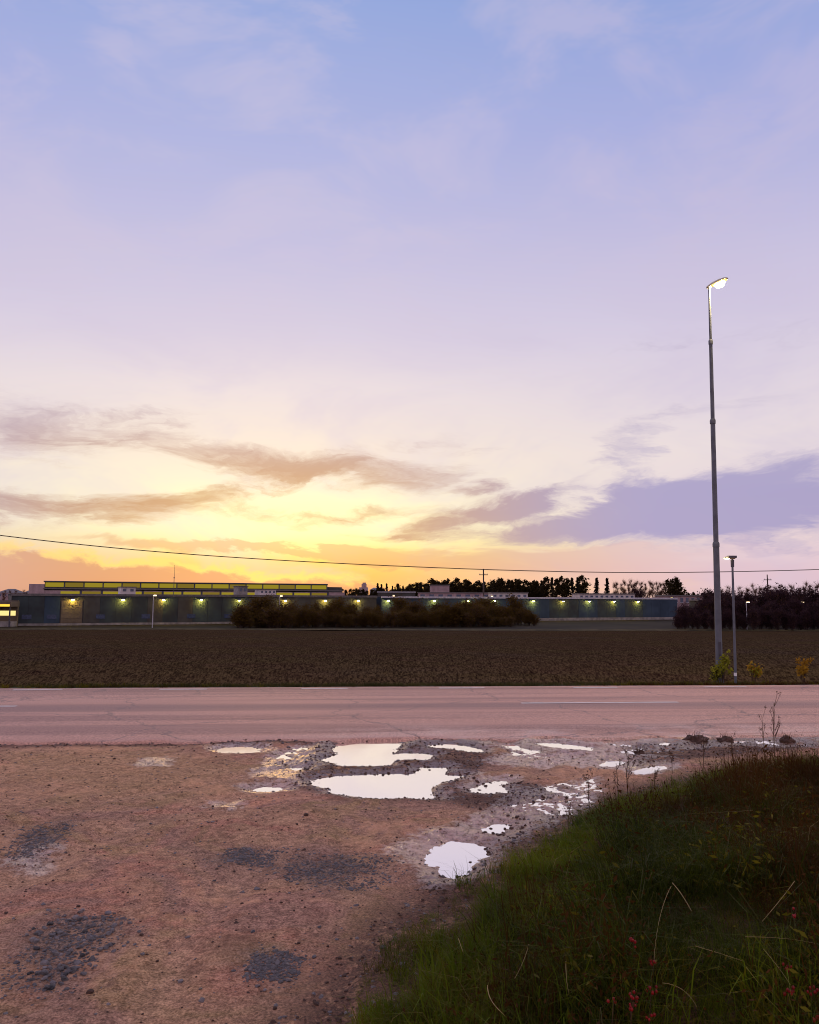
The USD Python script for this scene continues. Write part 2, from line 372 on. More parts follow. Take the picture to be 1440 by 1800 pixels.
def field_material():
    h = Graph(); pos = h.add('geometry') + '.position'
    n1, n2, n3 = h.noise(pos, 0.12, 4, 0.6, 0.5), h.noise(h.add('mapping', {'vector': pos}, mapping_type='point', scale=(2.2, 0.8, 1.0)) + '.vector', 1.0, 6, 0.75), h.noise(h.add('mapping', {'vector': pos}, mapping_type='point', scale=(9.0, 2.5, 4.0)) + '.vector', 1.0, 4, 0.7)
    col = h.mix(h.rng(n1, 0.38, 0.62), (0.052, 0.021, 0.012), (0.056, 0.031, 0.011))
    col = h.mix(h.math('multiply', h.rng(h.noise(pos, 0.07, 3, 0.5), 0.5, 0.7), 0.6), col, (0.060, 0.034, 0.028))
    col = h.mix(h.rng(n2, 0.32, 0.68), h.mix(0.35, col, (0.01, 0.007, 0.006)), h.mix(0.06, col, (0.4, 0.3, 0.2)))
    grn = h.noise(h.add('mapping', {'vector': pos}, mapping_type='point', scale=(14.0, 3.0, 6.0)) + '.vector', 1.0, 3, 0.8)
    col = h.mix(h.rng(grn, 0.38, 0.62), h.mix(0.58, col, (0.004, 0.003, 0.003)), h.mix(0.13, col, (0.42, 0.30, 0.14)))
    col = h.mix(h.math('multiply', h.rng(n3, 0.62, 0.74), 0.5), col, (0.17, 0.12, 0.05))          # stubble left on the soil
    bmp = h.add('bump', {'height': h.math('add', n2, h.math('multiply', n3, 0.5))}, strength=0.9, distance=0.15) + '.normal'
    p = h.add('principled_bsdf', {'base_color': col, 'normal': bmp}, roughness=1.0, specular_ior_level=0.0)
    LOOK['ploughed_soil'] = usdkit.material(stage, '/World/Looks/ploughed_soil', h.n, h.l, surface=p + '.BSDF')


def water_material():
    h = Graph(); pos = h.add('geometry') + '.position'
    n = h.noise(pos, 7, 3, 0.5)
    bmp = h.add('bump', {'height': n}, strength=0.004, distance=0.02) + '.normal'
    gl = h.add('glossy_bsdf', {'normal': bmp}, color=(0.98, 0.97, 0.97), roughness=0.03)
    df = h.add('diffuse_bsdf', None, color=(0.16, 0.10, 0.07))
    lw = h.rng(h.add('layer_weight', None, blend=0.5) + '.facing', 0.35, 0.72, 0.35, 0.97)
    m = h.add('mix_closure', {'closure1': df + '.BSDF', 'closure2': gl + '.BSDF', 'fac': lw})
    LOOK['still_water'] = usdkit.material(stage, '/World/Looks/still_water', h.n, h.l, surface=m + '.closure')


yard_material(); road_material(); field_material(); water_material()
simple('worn_white_paint', (0.62, 0.56, 0.52), 0.6, 0.5, 0.2, 6.0, coord='world')
simple('galvanised_steel', (0.095, 0.10, 0.12), 0.5, 0.4, 0.2, 4.0)
simple('dark_steel', (0.05, 0.045, 0.06), 0.5, 0.5, 0.2, 4.0)
simple('lamp_housing', (0.45, 0.38, 0.25), 0.5)
simple('cable_rubber', (0.05, 0.03, 0.02), 0.6)
simple('tarred_wood', (0.07, 0.045, 0.035), 0.85)
simple('blue_grey_sheet', (0.042, 0.042, 0.048), 0.7, 0.15, 0.25, 0.25, tint=(0.038, 0.050, 0.052))
simple('brown_grey_sheet', (0.060, 0.048, 0.046), 0.7, 0.15, 0.25, 0.3, tint=(0.058, 0.055, 0.052))
simple('teal_sheet', (0.034, 0.050, 0.076), 0.7, 0.15, 0.2, 0.3)
simple('door_sheet', (0.12, 0.085, 0.06), 0.65, 0.3, 0.2, 0.5)
simple('pale_trim', (0.42, 0.38, 0.42), 0.6)
simple('roof_sheet', (0.11, 0.09, 0.09), 0.7)
simple('concrete', (0.22, 0.19, 0.18), 0.85, 0.3, 0.3, 1.0)
simple('white_panel', (0.55, 0.47, 0.46), 0.6, 0.4, 0.15, 0.5)
simple('pink_render', (0.33, 0.22, 0.23), 0.8, 0.3, 0.2, 0.5)
simple('dark_glass', (0.04, 0.05, 0.09), 0.12, 0.8)
simple('dark_soil', (0.035, 0.024, 0.018), 0.95, 0.1, 0.4, 2.0, 0.6, coord='world')
simple('far_ground', (0.030, 0.021, 0.010), 0.95, 0.1, 0.35, 0.08, coord='world')
simple('dry_verge', (0.066, 0.050, 0.020), 0.95, 0.1, 0.4, 0.5, 0.7, coord='world')
simple('turf_soil', (0.035, 0.036, 0.012), 0.95, 0.1, 0.4, 2.0, 0.7, coord='world')
simple('dark_stone', (0.075, 0.065, 0.075), 0.55, 0.5, 0.45, 9.0, 0.4, tint=(0.13, 0.10, 0.095))
simple('blue_stone', (0.048, 0.043, 0.045), 0.75, 0.3, 0.5, 9.0, 0.5, tint=(0.13, 0.11, 0.108))
simple('brown_clod', (0.085, 0.045, 0.032), 0.8, 0.3, 0.4, 12.0, 0.6)
simple('bark', (0.055, 0.035, 0.028), 0.9, 0.2, 0.3, 5.0)
simple('birch_bark', (0.20, 0.12, 0.11), 0.85, 0.2, 0.4, 5.0)
simple('twig', (0.075, 0.04, 0.025), 0.9, 0.2, 0.3, 6.0)
simple('straw', (0.30, 0.21, 0.08), 0.7, 0.3, 0.25, 20.0)
simple('brown_stalk', (0.085, 0.045, 0.025), 0.85, 0.2, 0.35, 20.0)
simple('rose_berry', (0.20, 0.006, 0.007), 0.35, 0.3, 0.4, 30.0)
simple('reflector', (0.75, 0.70, 0.68), 0.3)
foliage('pine_needles', (0.022, 0.014, 0.004), (0.070, 0.040, 0.010), 0.15)
foliage('spruce_needles', (0.014, 0.012, 0.010), (0.036, 0.024, 0.016), 0.15)
foliage('bare_twigs', (0.13, 0.060, 0.035), (0.24, 0.12, 0.07), 0.2)
foliage('hedge_leaves', (0.070, 0.040, 0.006), (0.15, 0.085, 0.010), 0.3)
foliage('dusky_leaves', (0.034, 0.016, 0.020), (0.078, 0.034, 0.038), 0.3)
foliage('lime_leaves', (0.17, 0.17, 0.015), (0.48, 0.42, 0.04), 0.35)
foliage('amber_leaves', (0.30, 0.15, 0.015), (0.62, 0.38, 0.04), 0.35)
foliage('grass_blade', (0.012, 0.018, 0.002), (0.11, 0.13, 0.008), 0.3, 0.6)
foliage('olive_blade', (0.035, 0.034, 0.003), (0.36, 0.28, 0.016), 0.3, 0.6)
foliage('rust_blade', (0.026, 0.011, 0.002), (0.15, 0.058, 0.010), 0.3, 0.7)
foliage('green_blade', (0.034, 0.058, 0.003), (0.32, 0.38, 0.014), 0.35, 0.6)
foliage('verge_blade', (0.035, 0.034, 0.010), (0.12, 0.10, 0.025), 0.3, 0.7)
glowing('lamp_light', (1.0, 0.80, 0.40), 1300.0)
glowing('small_lamp_light', (1.0, 0.86, 0.45), 8.0)
glowing('wall_lamp_light', (1.0, 0.80, 0.13), 150.0)
glowing('lit_window', (0.62, 0.47, 0.04), 0.48)  # emission stands in for yellow sky mirrored in the factory panes
glowing('lit_window_dim', (0.55, 0.38, 0.05), 0.36)
glowing('amber_glow', (1.0, 0.70, 0.22), 1.5)  # for the added ring that imitates the street lamp halo
glowing('lit_window_bright', (1.0, 0.66, 0.07), 1.25)
glowing('lit_sign', (1.0, 0.80, 0.30), 1.1)
glowing('distant_lamp', (1.0, 0.75, 0.45), 3.0)

# ------------------------------------------------------------------ terrain
ROAD0, ROAD1 = 11.85, 18.75           # near and far edge of the asphalt, measured across the road
FIELD0, FIELD1, SLOPE = 19.5, 138.0, 0.0279


def low(s):                            # level of the land beyond the road
    return -0.14 - SLOPE * (np.clip(s, FIELD0, FIELD1) - FIELD0)


def poly_px(pts): return shapely.make_valid(Polygon([flat(x, y)[:2] for x, y in pts])).buffer(0)


PUD = {   # outlines of the standing water, read off the photograph and laid on the ground
    'long narrow puddle lying alone at the left, close under the road edge': [(378, 1316), (395, 1311), (425, 1309), (462, 1312), (455, 1320), (420, 1322), (388, 1321)],
    'wide upper puddle touching the road edge, pebbles standing in it': [(566, 1333), (590, 1324), (582, 1315), (598, 1303), (650, 1301), (722, 1303), (700, 1314), (690, 1322), (738, 1319), (765, 1324), (748, 1336), (696, 1333), (690, 1345), (640, 1346), (600, 1344)],
    'largest pale puddle in the middle of the yard, below the wide one': [(525, 1377), (560, 1364), (600, 1360), (655, 1357), (690, 1356), (725, 1357), (735, 1345), (785, 1345), (788, 1358), (828, 1360), (800, 1370), (765, 1378), (762, 1392), (772, 1402), (715, 1400), (640, 1400), (580, 1392), (572, 1382)],
    'thin forked puddle running right from the wide one along the road': [(748, 1307), (790, 1304), (822, 1309), (850, 1315), (852, 1321), (820, 1319), (790, 1314), (765, 1313)],
    'slanting narrow puddle near the road, right of the forked one': [(940, 1304), (975, 1303), (1012, 1307), (1042, 1311), (1040, 1317), (1000, 1315), (965, 1310)],
    'pointed puddle right of the largest one': [(820, 1384), (850, 1373), (880, 1368), (900, 1368), (888, 1378), (898, 1390), (860, 1392), (835, 1391)],
    'oval puddle with weeds in it before the grass mound': [(1050, 1342), (1065, 1335), (1090, 1333), (1112, 1337), (1118, 1345), (1102, 1352), (1070, 1351)],
    'shallow streak of water between the oval puddle and the grass': [(1112, 1352), (1135, 1345), (1165, 1342), (1178, 1340), (1172, 1348), (1140, 1357), (1118, 1358)],
    'small puddle just above the round one': [(818, 1466), (838, 1451), (868, 1443), (908, 1442), (895, 1455), (880, 1470), (850, 1471)],
    'round bright puddle nearest the viewer, at the foot of the grass mound': [(740, 1500), (765, 1482), (795, 1474), (830, 1476), (858, 1485), (860, 1500), (840, 1512), (832, 1526), (800, 1541), (772, 1534), (765, 1520), (745, 1512)],
    'small sliver of water left of the largest puddle': [(442, 1384), (465, 1378), (495, 1380), (500, 1386), (470, 1390), (448, 1389)],
    'tiny far puddle at the road edge before the mound': [(1150, 1305), (1168, 1302), (1182, 1304), (1178, 1308), (1158, 1308)],
}
PUDP = [(k, poly_px(p)) for k, p in PUD.items()]
WETP = [poly_px(p) for p in ([(240, 1345), (250, 1332), (290, 1328), (310, 1334), (290, 1346)], [(360, 1418), (380, 1408), (420, 1408), (410, 1422)],
        [(690, 1500), (720, 1470), (790, 1452), (840, 1430), (900, 1400), (960, 1380), (1050, 1370), (1040, 1420), (900, 1480), (870, 1540), (760, 1560)],
        [(840, 1335), (900, 1322), (1050, 1320), (1180, 1330), (1040, 1350), (930, 1350)], [(10, 1510), (60, 1485), (100, 1490), (70, 1530)],
        [(480, 1320), (570, 1306), (580, 1340), (520, 1375), (440, 1370)], [(640, 1300), (1000, 1292), (1440, 1296), (1440, 1312), (1000, 1312), (700, 1306)])]
BROKEN = [('scattered scraps of water on the churned mud beside the grass mound', poly_px([(690, 1500), (725, 1470), (800, 1448), (850, 1422), (900, 1400), (940, 1385), (1000, 1372), (1050, 1362), (1060, 1385), (1040, 1408), (960, 1450), (915, 1480), (870, 1500), (800, 1470), (735, 1490)])),
    ('long broken strip of water and mud along the road edge at the right', poly_px([(860, 1308), (900, 1296), (1050, 1295), (1250, 1298), (1440, 1299), (1440, 1308), (1250, 1312), (1180, 1318), (1100, 1326), (1000, 1326), (920, 1330)])),
    ('muddy scraps of water between the long narrow puddle and the wide one', poly_px([(490, 1322), (520, 1308), (575, 1302), (600, 1312), (570, 1336), (530, 1352), (500, 1350)]))]
GRAVP = [poly_px(p) for p in ([(490, 1530), (520, 1508), (600, 1500), (680, 1512), (690, 1535), (640, 1560), (560, 1556)], [(380, 1512), (430, 1490), (490, 1495), (480, 1520), (410, 1520)],
         [(40, 1730), (60, 1650), (110, 1610), (200, 1620), (210, 1650), (150, 1670), (130, 1710), (80, 1740)], [(20, 1490), (60, 1455), (110, 1450), (100, 1480), (50, 1510)],
         [(435, 1700), (455, 1672), (500, 1676), (525, 1708), (480, 1722)])]
MUDP = [poly_px(p) for p in (
        [(560, 1310), (600, 1300), (840, 1302), (860, 1330), (830, 1360), (780, 1400), (860, 1370), (930, 1380), (1000, 1380), (960, 1400), (850, 1420), (760, 1410), (600, 1404), (520, 1385), (540, 1350)],
        [(0, 1300), (560, 1297), (560, 1306), (0, 1312)], [(1100, 1310), (1200, 1297), (1440, 1297), (1440, 1312), (1250, 1330), (1120, 1345)])]
PALEP = [poly_px(p) for p in ([(0, 1318), (100, 1316), (330, 1322), (420, 1345), (400, 1385), (250, 1400), (60, 1385), (0, 1360)],)]
MOUND = poly_px([(560, 1900), (625, 1800), (662, 1740), (705, 1672), (760, 1612), (830, 1570), (905, 1520), (985, 1470), (1040, 1440), (1100, 1412), (1180, 1390), (1290, 1368), (1480, 1358), (1800, 1352), (2500, 1500), (2500, 2300), (600, 2300)])


def sdist(P, poly, reach=1.0):          # signed distance (negative inside), only worked out near the shape
    out = np.full(len(P), reach)
    x0, y0, x1, y1 = poly.bounds
    k = (P[:, 0] > x0 - reach) & (P[:, 0] < x1 + reach) & (P[:, 1] > y0 - reach) & (P[:, 1] < y1 + reach)
    pts = shapely.points(P[k, :2]); d = shapely.distance(pts, poly.boundary)
    inside = shapely.contains(poly, pts)
    out[k] = np.where(inside, -d, np.minimum(d, reach)); return out


def mound_height(P):
    d = -sdist(P, MOUND, 0.6)
    return (0.40 - 0.16 * sstep(P[:, 1], 6.5, 10.0)) * sstep(d, 0.0, 1.7) + sstep(d, 0.05, 0.5) * 0.10 * (meshkit.fbm(np.c_[P[:, :2] * 1.3, np.zeros(len(P))], 3, 5) - 0.4)


WATER = -0.022


def yard_height(P):
    q = np.c_[P[:, :2], np.zeros(len(P))]
    n1, n2, n3 = (meshkit.fbm(q * f, 3, sd) - 0.5 for f, sd in ((1.1, 1), (6.0, 2), (22.0, 3)))
    h = 0.05 * n1 + 0.022 * n2 + 0.016 * n3
    rut = np.zeros(len(P))
    for line in RUTS:
        d = shapely.distance(line, shapely.points(P[:, :2]))
        rut += -0.022 * np.exp(-(d / 0.10) ** 2) + 0.012 * np.exp(-((d - 0.24) / 0.09) ** 2)
    h = h + rut
    wet = np.zeros(len(P)); brk = np.zeros(len(P))
    for _, poly in BROKEN:
        d = sdist(P, poly, 0.8); w = sstep(d, 0.20, -0.12); brk = np.maximum(brk, w)
        h = h * (1 - w) + (WATER - 0.001 + 0.055 * n2 + 0.050 * n3 + 0.02 * n1) * w
        wet = np.maximum(wet, w * 0.62)
    for _, poly in PUDP:
        d = sdist(P, poly, 0.8)
        edge = d + 0.07 * n2 + 0.05 * n3 + 0.03 * n1
        bowl = WATER + np.clip(edge * 0.22, -0.03, 0.05) + 0.010 * n3 + 0.006 * n2
        w = sstep(d, 0.45, 0.06)
        h = h * (1 - w) + bowl * w
        wet = np.maximum(wet, sstep(d, 0.35, 0.0) * 0.75)
    # gravel beside, but not in, a puddle must not dip under the water level
    h = np.maximum(h, np.where(np.min([sdist(P, p, 0.8) for _, p in PUDP], 0) > 0.10, np.where(brk > 0.3, -1, WATER + 0.004), -1))
    return h, wet


RUTS = [LineString([flat(x, y)[:2] for x, y in c]) for c in (
    [(560, 1800), (640, 1660), (720, 1560), (800, 1480), (900, 1410), (1040, 1345), (1150, 1308)], [(470, 1800), (580, 1640), (690, 1520), (800, 1430), (960, 1350), (1080, 1306)],
    [(0, 1570), (120, 1500), (260, 1440), (420, 1400), (560, 1384)], [(0, 1460), (180, 1410), (330, 1386), (480, 1352)], [(240, 1800), (340, 1640), (430, 1540), (560, 1440)])]


def ground_grid(srow, tcol):
    S, Tt = np.meshgrid(srow, tcol, indexing='ij')
    P = S.ravel()[:, None] * N + Tt.ravel()[:, None] * T
    a, b = len(srow), len(tcol)
    i = (np.arange(a - 1)[:, None] * b + np.arange(b - 1)[None]).ravel()
    f = np.vstack([np.c_[i, i + 1, i + b + 1], np.c_[i, i + b + 1, i + b]])
    return P, f, S.ravel(), Tt.ravel()


rows, s_ = [], 3.0
while s_ < ROAD0 + 0.12:
    rows.append(s_); s_ += max(0.014, s_ * s_ / 1650 * 0.75)
cols = np.concatenate([np.linspace(-60, -9, 60)[:-1], np.arange(-9, 9, 0.02), np.linspace(9, 60, 60)])
near_rows = np.concatenate([np.linspace(-12, 3.0, 40)[:-1], rows])
P, F, S, TT = ground_grid(near_rows, cols)
hgt, wet = yard_height(P)
mh = mound_height(P)
inm = sstep(mh, 0.0, 0.05)
P[:, 2] = hgt * (1 - 0.6 * inm) + mh
edge_n = meshkit.fbm(np.c_[TT * 2.2, S * 0, S * 0], 4, 9) - 0.5
P[:, 2] -= sstep(S, ROAD0 - 0.02, ROAD0 + 0.1) * 0.12
for poly in WETP: wet = np.maximum(wet, sstep(sdist(P, poly, 0.8), 0.25, -0.15) * 0.75)
att = {'wet': np.clip(wet + 0.10, 0, 1) * (1 - inm)}
att['gravel'] = np.max([sstep(sdist(P, p, 0.8), 0.42, -0.22) for p in GRAVP], 0)
att['mud'] = np.maximum.reduce([np.max([sstep(sdist(P, p, 0.8), 0.18, -0.12) for p in MUDP], 0), inm, sstep(sdist(P, MOUND, 1.2), .75, .1)]) + inm
att['track'] = np.max([np.exp(-((shapely.distance(l, shapely.points(P[:, :2])) / .17) ** 2)) for l in RUTS], 0)
att['pale'] = np.max([sstep(sdist(P, p, 0.8), 0.5, -0.4) for p in PALEP], 0) * 0.8
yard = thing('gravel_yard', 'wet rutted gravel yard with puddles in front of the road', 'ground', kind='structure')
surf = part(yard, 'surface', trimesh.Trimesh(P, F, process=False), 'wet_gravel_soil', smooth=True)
for k, a in att.items():
    UsdGeom.PrimvarsAPI(surf).CreatePrimvar(k, Sdf.ValueTypeNames.FloatArray, 'vertex').Set(Vt.FloatArray.FromNumpy(a.astype(np.float32)))
taken = Polygon()
for k_, (label, poly) in enumerate(PUDP + BROKEN):
    p2 = poly.buffer(0.16 if k_ < len(PUDP) else 0.05).simplify(0.02).difference(taken); taken = taken.union(p2)
    m = join([trimesh.creation.extrude_polygon(q, 0.004, engine='earcut') for q in getattr(p2, 'geoms', [p2]) if q.area > 0.01])
    m.apply_translation((0, 0, WATER - 0.004 - 0.0003 * k_))
    w = usdkit.mesh(stage, numbered('/World', 'puddle'), m, LOOK['still_water'])
    tag(w.GetPrim(), label, 'puddle', kind='structure')

# ---- road with its painted dashes
ts = np.concatenate([np.linspace(-300, -30, 28)[:-1], np.arange(-30, 30, 0.12), np.linspace(30, 300, 28)])
ss = np.array([ROAD0, ROAD0 + 0.04, ROAD0 + 0.3] + list(np.linspace(12.5, 18.3, 12)) + [ROAD1 - 0.05, ROAD1])
P, F, S, TT = ground_grid(ss, ts)
rag = (meshkit.fbm(np.c_[TT * 1.6, S * 0, S * 0], 4, 21) - 0.5) * 0.5
P += (np.where(S < ROAD0 + 0.2, rag, 0)[:, None]) * N
P[:, 2] = 0.018 + 0.05 * (1 - ((S - 15.3) / 3.45) ** 2).clip(0) - np.where(S <= ROAD0, 0.05, 0) - np.where(S >= ROAD1, 0.05, 0)
road = thing('road', 'damp asphalt road with a broken edge line', 'road', kind='structure')
part(road, 'asphalt', trimesh.Trimesh(P, F, process=False), 'damp_asphalt', smooth=True)


def dash(name, s, t0, t1, w):
    tt = np.linspace(t0, t1, 6); v = []
    z = 0.022 + 0.05 * max(0, 1 - ((s - 15.3) / 3.45) ** 2)
    for t in tt:
        for ds in (-w / 2, w / 2):
            v.append((s + ds) * N + t * T + [0, 0, z])
    f = [(2 * i, 2 * i + 2, 2 * i + 3) for i in range(5)] + [(2 * i, 2 * i + 3, 2 * i + 1) for i in range(5)]
    part(road, name, trimesh.Trimesh(v, f, process=False), 'worn_white_paint')


for k in range(-2, 9): dash('edge_dash', 18.24, -6.74 + 3 * k, -5.74 + 3 * k, 0.11)
for k in range(-2, 3): dash('centre_dash', 15.3, 3.42 + 12 * k, 6.42 + 12 * k, 0.11)

# ---- far side: verge, field, the land to the horizon
P, F, S, TT = ground_grid(np.array([ROAD1 - 0.3, ROAD1, ROAD1 + 0.25, 19.1, 19.4, 19.9, 20.6]), np.concatenate([np.linspace(-300, -25, 20)[:-1], np.arange(-25, 25, 0.2), np.linspace(25, 300, 20)]))
P[:, 2] = np.interp(S, [ROAD1 - 0.3, ROAD1, 19.1, 19.5, 20.6], [-0.06, -0.03, 0.0, -0.08, -0.20]) + 0.05 * (meshkit.fbm(np.c_[TT, S * 2, S * 0], 3, 8) - 0.5)
vg = usdkit.mesh(stage, '/World/verge', trimesh.Trimesh(P, F, process=False), LOOK['turf_soil'], smooth=True); tag(vg.GetPrim(), kind='structure')
fr, s_ = [], 19.45
while s_ < 141:
    fr.append(s_); s_ += max(0.055, s_ * s_ / 1650 * 0.30)
P, F, S, TT = ground_grid(np.array(fr), np.concatenate([np.linspace(-320, -75, 60)[:-1], np.linspace(-75, 85, 700), np.linspace(85, 320, 60)[1:]]))
wob = meshkit.fbm(np.c_[TT * 0.05, S * 0.05, S * 0], 2, 31) * 2.5
fur = np.sin((S + wob) * 2 * math.pi / 0.62)
fade = np.clip(40 / S, 0, 1)
P[:, 2] = low(S) + fade * (0.05 * fur + 0.14 * (meshkit.fbm(np.c_[TT * 1.7, S * 2.6, S * 0], 3, 12) - 0.5)) + 0.35 * (meshkit.fbm(np.c_[TT * 0.03, S * 0.05, S * 0], 2, 3) - 0.5) * sstep(S, 22, 50)
fl = usdkit.mesh(stage, '/World/ploughed_field', trimesh.Trimesh(P, F, process=False), LOOK['ploughed_soil'], smooth=True); tag(fl.GetPrim(), kind='structure')
P, F, S, TT = ground_grid(np.array([-600, -200, -13, 0, ROAD1, 30, 138, 142, 200, 400, 900, 1500.]), np.array([-1000, -300, -100, 0, 100, 300, 1000.]))
P[:, 2] = np.where(S < FIELD0, -0.6, low(S) - np.where(S < 141, 0.5, 0.03))
far_ground = usdkit.mesh(stage, '/World/ground', trimesh.Trimesh(P, F, process=False), LOOK['far_ground']); tag(far_ground.GetPrim(), kind='structure')
LAND = float(low(np.array([200.0]))[0])
for a_, b_, dz, mt in ((138.5, 141.2, 0.14, 'dry_verge'), (142.6, 144.0, 0.10, 'dry_verge')):
    P, F, S, TT = ground_grid(np.linspace(a_, b_, 5), np.linspace(-140, 140, 400))
    P[:, 2] = LAND + dz * np.sin((S - a_) / (b_ - a_) * math.pi) * (0.5 + meshkit.fbm(np.c_[TT * .3, S, S * 0], 3, 4)) + 0.01
    P += ((meshkit.fbm(np.c_[TT * .08, S * 0, S * 0], 4, 14 + int(a_)) - .5) * 3.0)[:, None] * N
    st_ = usdkit.mesh(stage, numbered('/World', 'field_margin'), trimesh.Trimesh(P, F, process=False), LOOK[mt], smooth=True); tag(st_.GetPrim(), kind='structure')

# ------------------------------------------------------------------ the long warehouses and what stands behind them
FA, FB = at(18, 1100, 150)[:2], at(1190, 1090, 222)[:2]
FD = (FB - FA) / np.linalg.norm(FB - FA); FANG = math.atan2(FD[1], FD[0])


def along(px, back=0.0):               # distance along the facade line where the sight line of a column of the photograph meets it
    d = ray(px, 1050)[:2]; o = FA + back * np.array([-FD[1], FD[0]])
    m = np.array([d, -FD]).T
    return np.linalg.solve(m, o)[1]


def wall_panels(parent, x0, x1, y, z0, z1, mats, step=3.0, name='wall_panel'):
    n = max(1, round((x1 - x0) / step)); e = np.linspace(x0, x1, n + 1); rng = random.Random(7)
    for i in range(n):
        j = rng.random() * 0.02
        part(parent, name, box(e[i] + 0.02, e[i + 1] - 0.02, y - 0.06 - j, y, z0, z1), mats[rng.randrange(len(mats))])


ROOF = 5.75
W1 = along(662)
wh = thing('warehouse', 'long dark blue-grey warehouse at the left behind the field with a brown door', 'warehouse', (*FA, LAND), FANG)
part(wh, 'wall', box(0, W1, 0, 38, 0.3, ROOF), 'brown_grey_sheet')
part(wh, 'plinth', box(-0.05, W1, -0.14, 0, 0, 0.42), 'concrete')
a, b = along(108), along(146)
wall_panels(wh, 0.1, a - 0.15, 0, 0.45, ROOF - 0.35, ['blue_grey_sheet', 'blue_grey_sheet', 'teal_sheet'])
wall_panels(wh, b + 0.15, along(440), 0, 0.45, ROOF - 0.35, ['blue_grey_sheet', 'brown_grey_sheet', 'brown_grey_sheet', 'blue_grey_sheet'])
dr = part(wh, 'gate', box(a, b, -0.10, 0, 0.43, 4.6), 'door_sheet')
for i in range(5): part(dr, 'gate_panel', box(a + 0.1, b - 0.1, -0.14, -0.103, 0.5 + i * 0.82, 1.25 + i * 0.82), 'door_sheet')
part(wh, 'roof_edge', box(-0.2, W1 + 0.1, -0.2, 0, ROOF - 0.33, ROOF + 0.1), 'roof_sheet')
part(wh, 'roof', box(-0.2, W1 + 0.1, 0.002, 38.2, ROOF, ROOF + 0.08), 'roof_sheet')
for px in (40, 84, 170, 250, 330, 395):
    xw = along(px); part(wh, 'window', box(xw, xw + 1.6, -0.10, 0, 1.2, 2.0), 'dark_glass')
for x0, x1, zt, by, mt in ((212, 238, 1.5, 9, 'white_panel'), (419, 435, 1.9, 7, 'concrete'), (457, 485, 1.25, 8, 'white_panel')):
    p0, p1 = along(x0, by), along(x1, by)
    rb = part(wh, 'roof_cabin', box(p0, p1, by, by + 4, ROOF + 0.081, ROOF + zt), mt)
    part(rb, 'cabin_roof', box(p0 - 0.2, p1 + 0.2, by - 0.25, by + 4.2, ROOF + zt, ROOF + zt + 0.12), 'roof_sheet')
    k = 4 if x0 == 457 else 2
    for i in range(k):
        c0 = p0 + (p1 - p0) * (i + 0.28) / k
        part(rb, 'window', box(c0, c0 + (p1 - p0) / k * 0.45, by - 0.05, by, ROOF + zt * 0.45, ROOF + zt * 0.8), 'dark_glass')
a2, b2 = W1 + 1.2, along(1190)
wh2 = thing('warehouse', 'blue-teal warehouse right of the hedge with a pale roof edge and pale foot', 'warehouse', (*FA, LAND), FANG)
part(wh2, 'wall', box(a2, b2, 0, 38, 0.3, ROOF - 0.1), 'teal_sheet')
wall_panels(wh2, along(930), b2 - 0.1, 0, 0.7, ROOF - 0.42, ['teal_sheet', 'teal_sheet', 'blue_grey_sheet'])
part(wh2, 'plinth', box(a2, b2 + 0.05, -0.16, 0, 0, 0.68), 'concrete')
part(wh2, 'roof_edge', box(a2 - 0.1, b2 + 0.2, -0.2, 0, ROOF - 0.4, ROOF), 'pale_trim')
part(wh2, 'roof', box(a2 - 0.1, b2 + 0.2, 0.002, 38, ROOF - 0.1, ROOF - 0.02), 'roof_sheet')
# lamps under the roof edge of both
hood = trimesh.intersections.slice_mesh_plane(trimesh.creation.icosphere(2, 0.42), (0, 0, 1), (0, 0, 0), cap=False)
hood.apply_scale((1, 1, 0.55)); hood.apply_translation((0, -0.62, ROOF - 0.95))
lens = trimesh.creation.icosphere(1, 0.27); lens.apply_scale((1, 1, 0.55)); lens.apply_translation((0, -0.62, ROOF - 1.03))
arm = tube([(0, 0, ROOF - 0.7), (0, -0.35, ROOF - 0.62), (0, -0.62, ROOF - 0.72)], 0.04, 5)
wl = [128, 217, 288, 354, 421, 502, 572, 630, 683, 764, 823, 870, 938, 990, 1036, 1080, 1122]
where = ['above the brown warehouse door', 'on the open warehouse wall, next right of the door', 'on the open warehouse wall, right beside the lit pole lamp', 'on the open wall, second left of the hedge',
         'at the hedge end of the open warehouse wall', 'dim, low among the first hedge branches', 'among the hedge, below the pointed end of the factory roof', 'among the hedge, under the hazy tower', 'among the hedge, left of the pole lamp in the middle',
         'among the hedge, under the square block in the trees', 'among the hedge, left of the tall utility pole', 'among the hedge, right of the tall utility pole', 'on the wall where the hedge ends', 'on the teal wall, first right of the hedge',
         'on the teal wall, second right of the hedge', 'on the teal wall, third right of the hedge', 'on the teal wall, last on the right']
pl = proto('wall_lamp_kind')
part(pl, 'hood', hood, 'dark_steel', 30); part(pl, 'lens', lens, 'wall_lamp_light', True); part(pl, 'arm', arm, 'dark_steel', 30)
for px, wtxt in zip(wl, where):
    x = along(px, -0.6); p = FA + FD * x
    copy_of(pl.GetPath(), 'wall_lamp', 'yellow lit wall lamp ' + wtxt, 'lamp', (*p, LAND), FANG, group='lamps along the warehouse walls')

# ---- factory with two rows of yellow windows
A2 = at(50, 1050, 300)[:2]; B2 = at(606, 1050, 345)[:2]; d2 = (B2 - A2) / np.linalg.norm(B2 - A2); L2 = np.linalg.norm(B2 - A2)


def on2(px):
    d = ray(px, 1050)[:2]; return np.linalg.solve(np.array([d, -d2]).T, A2)[1]


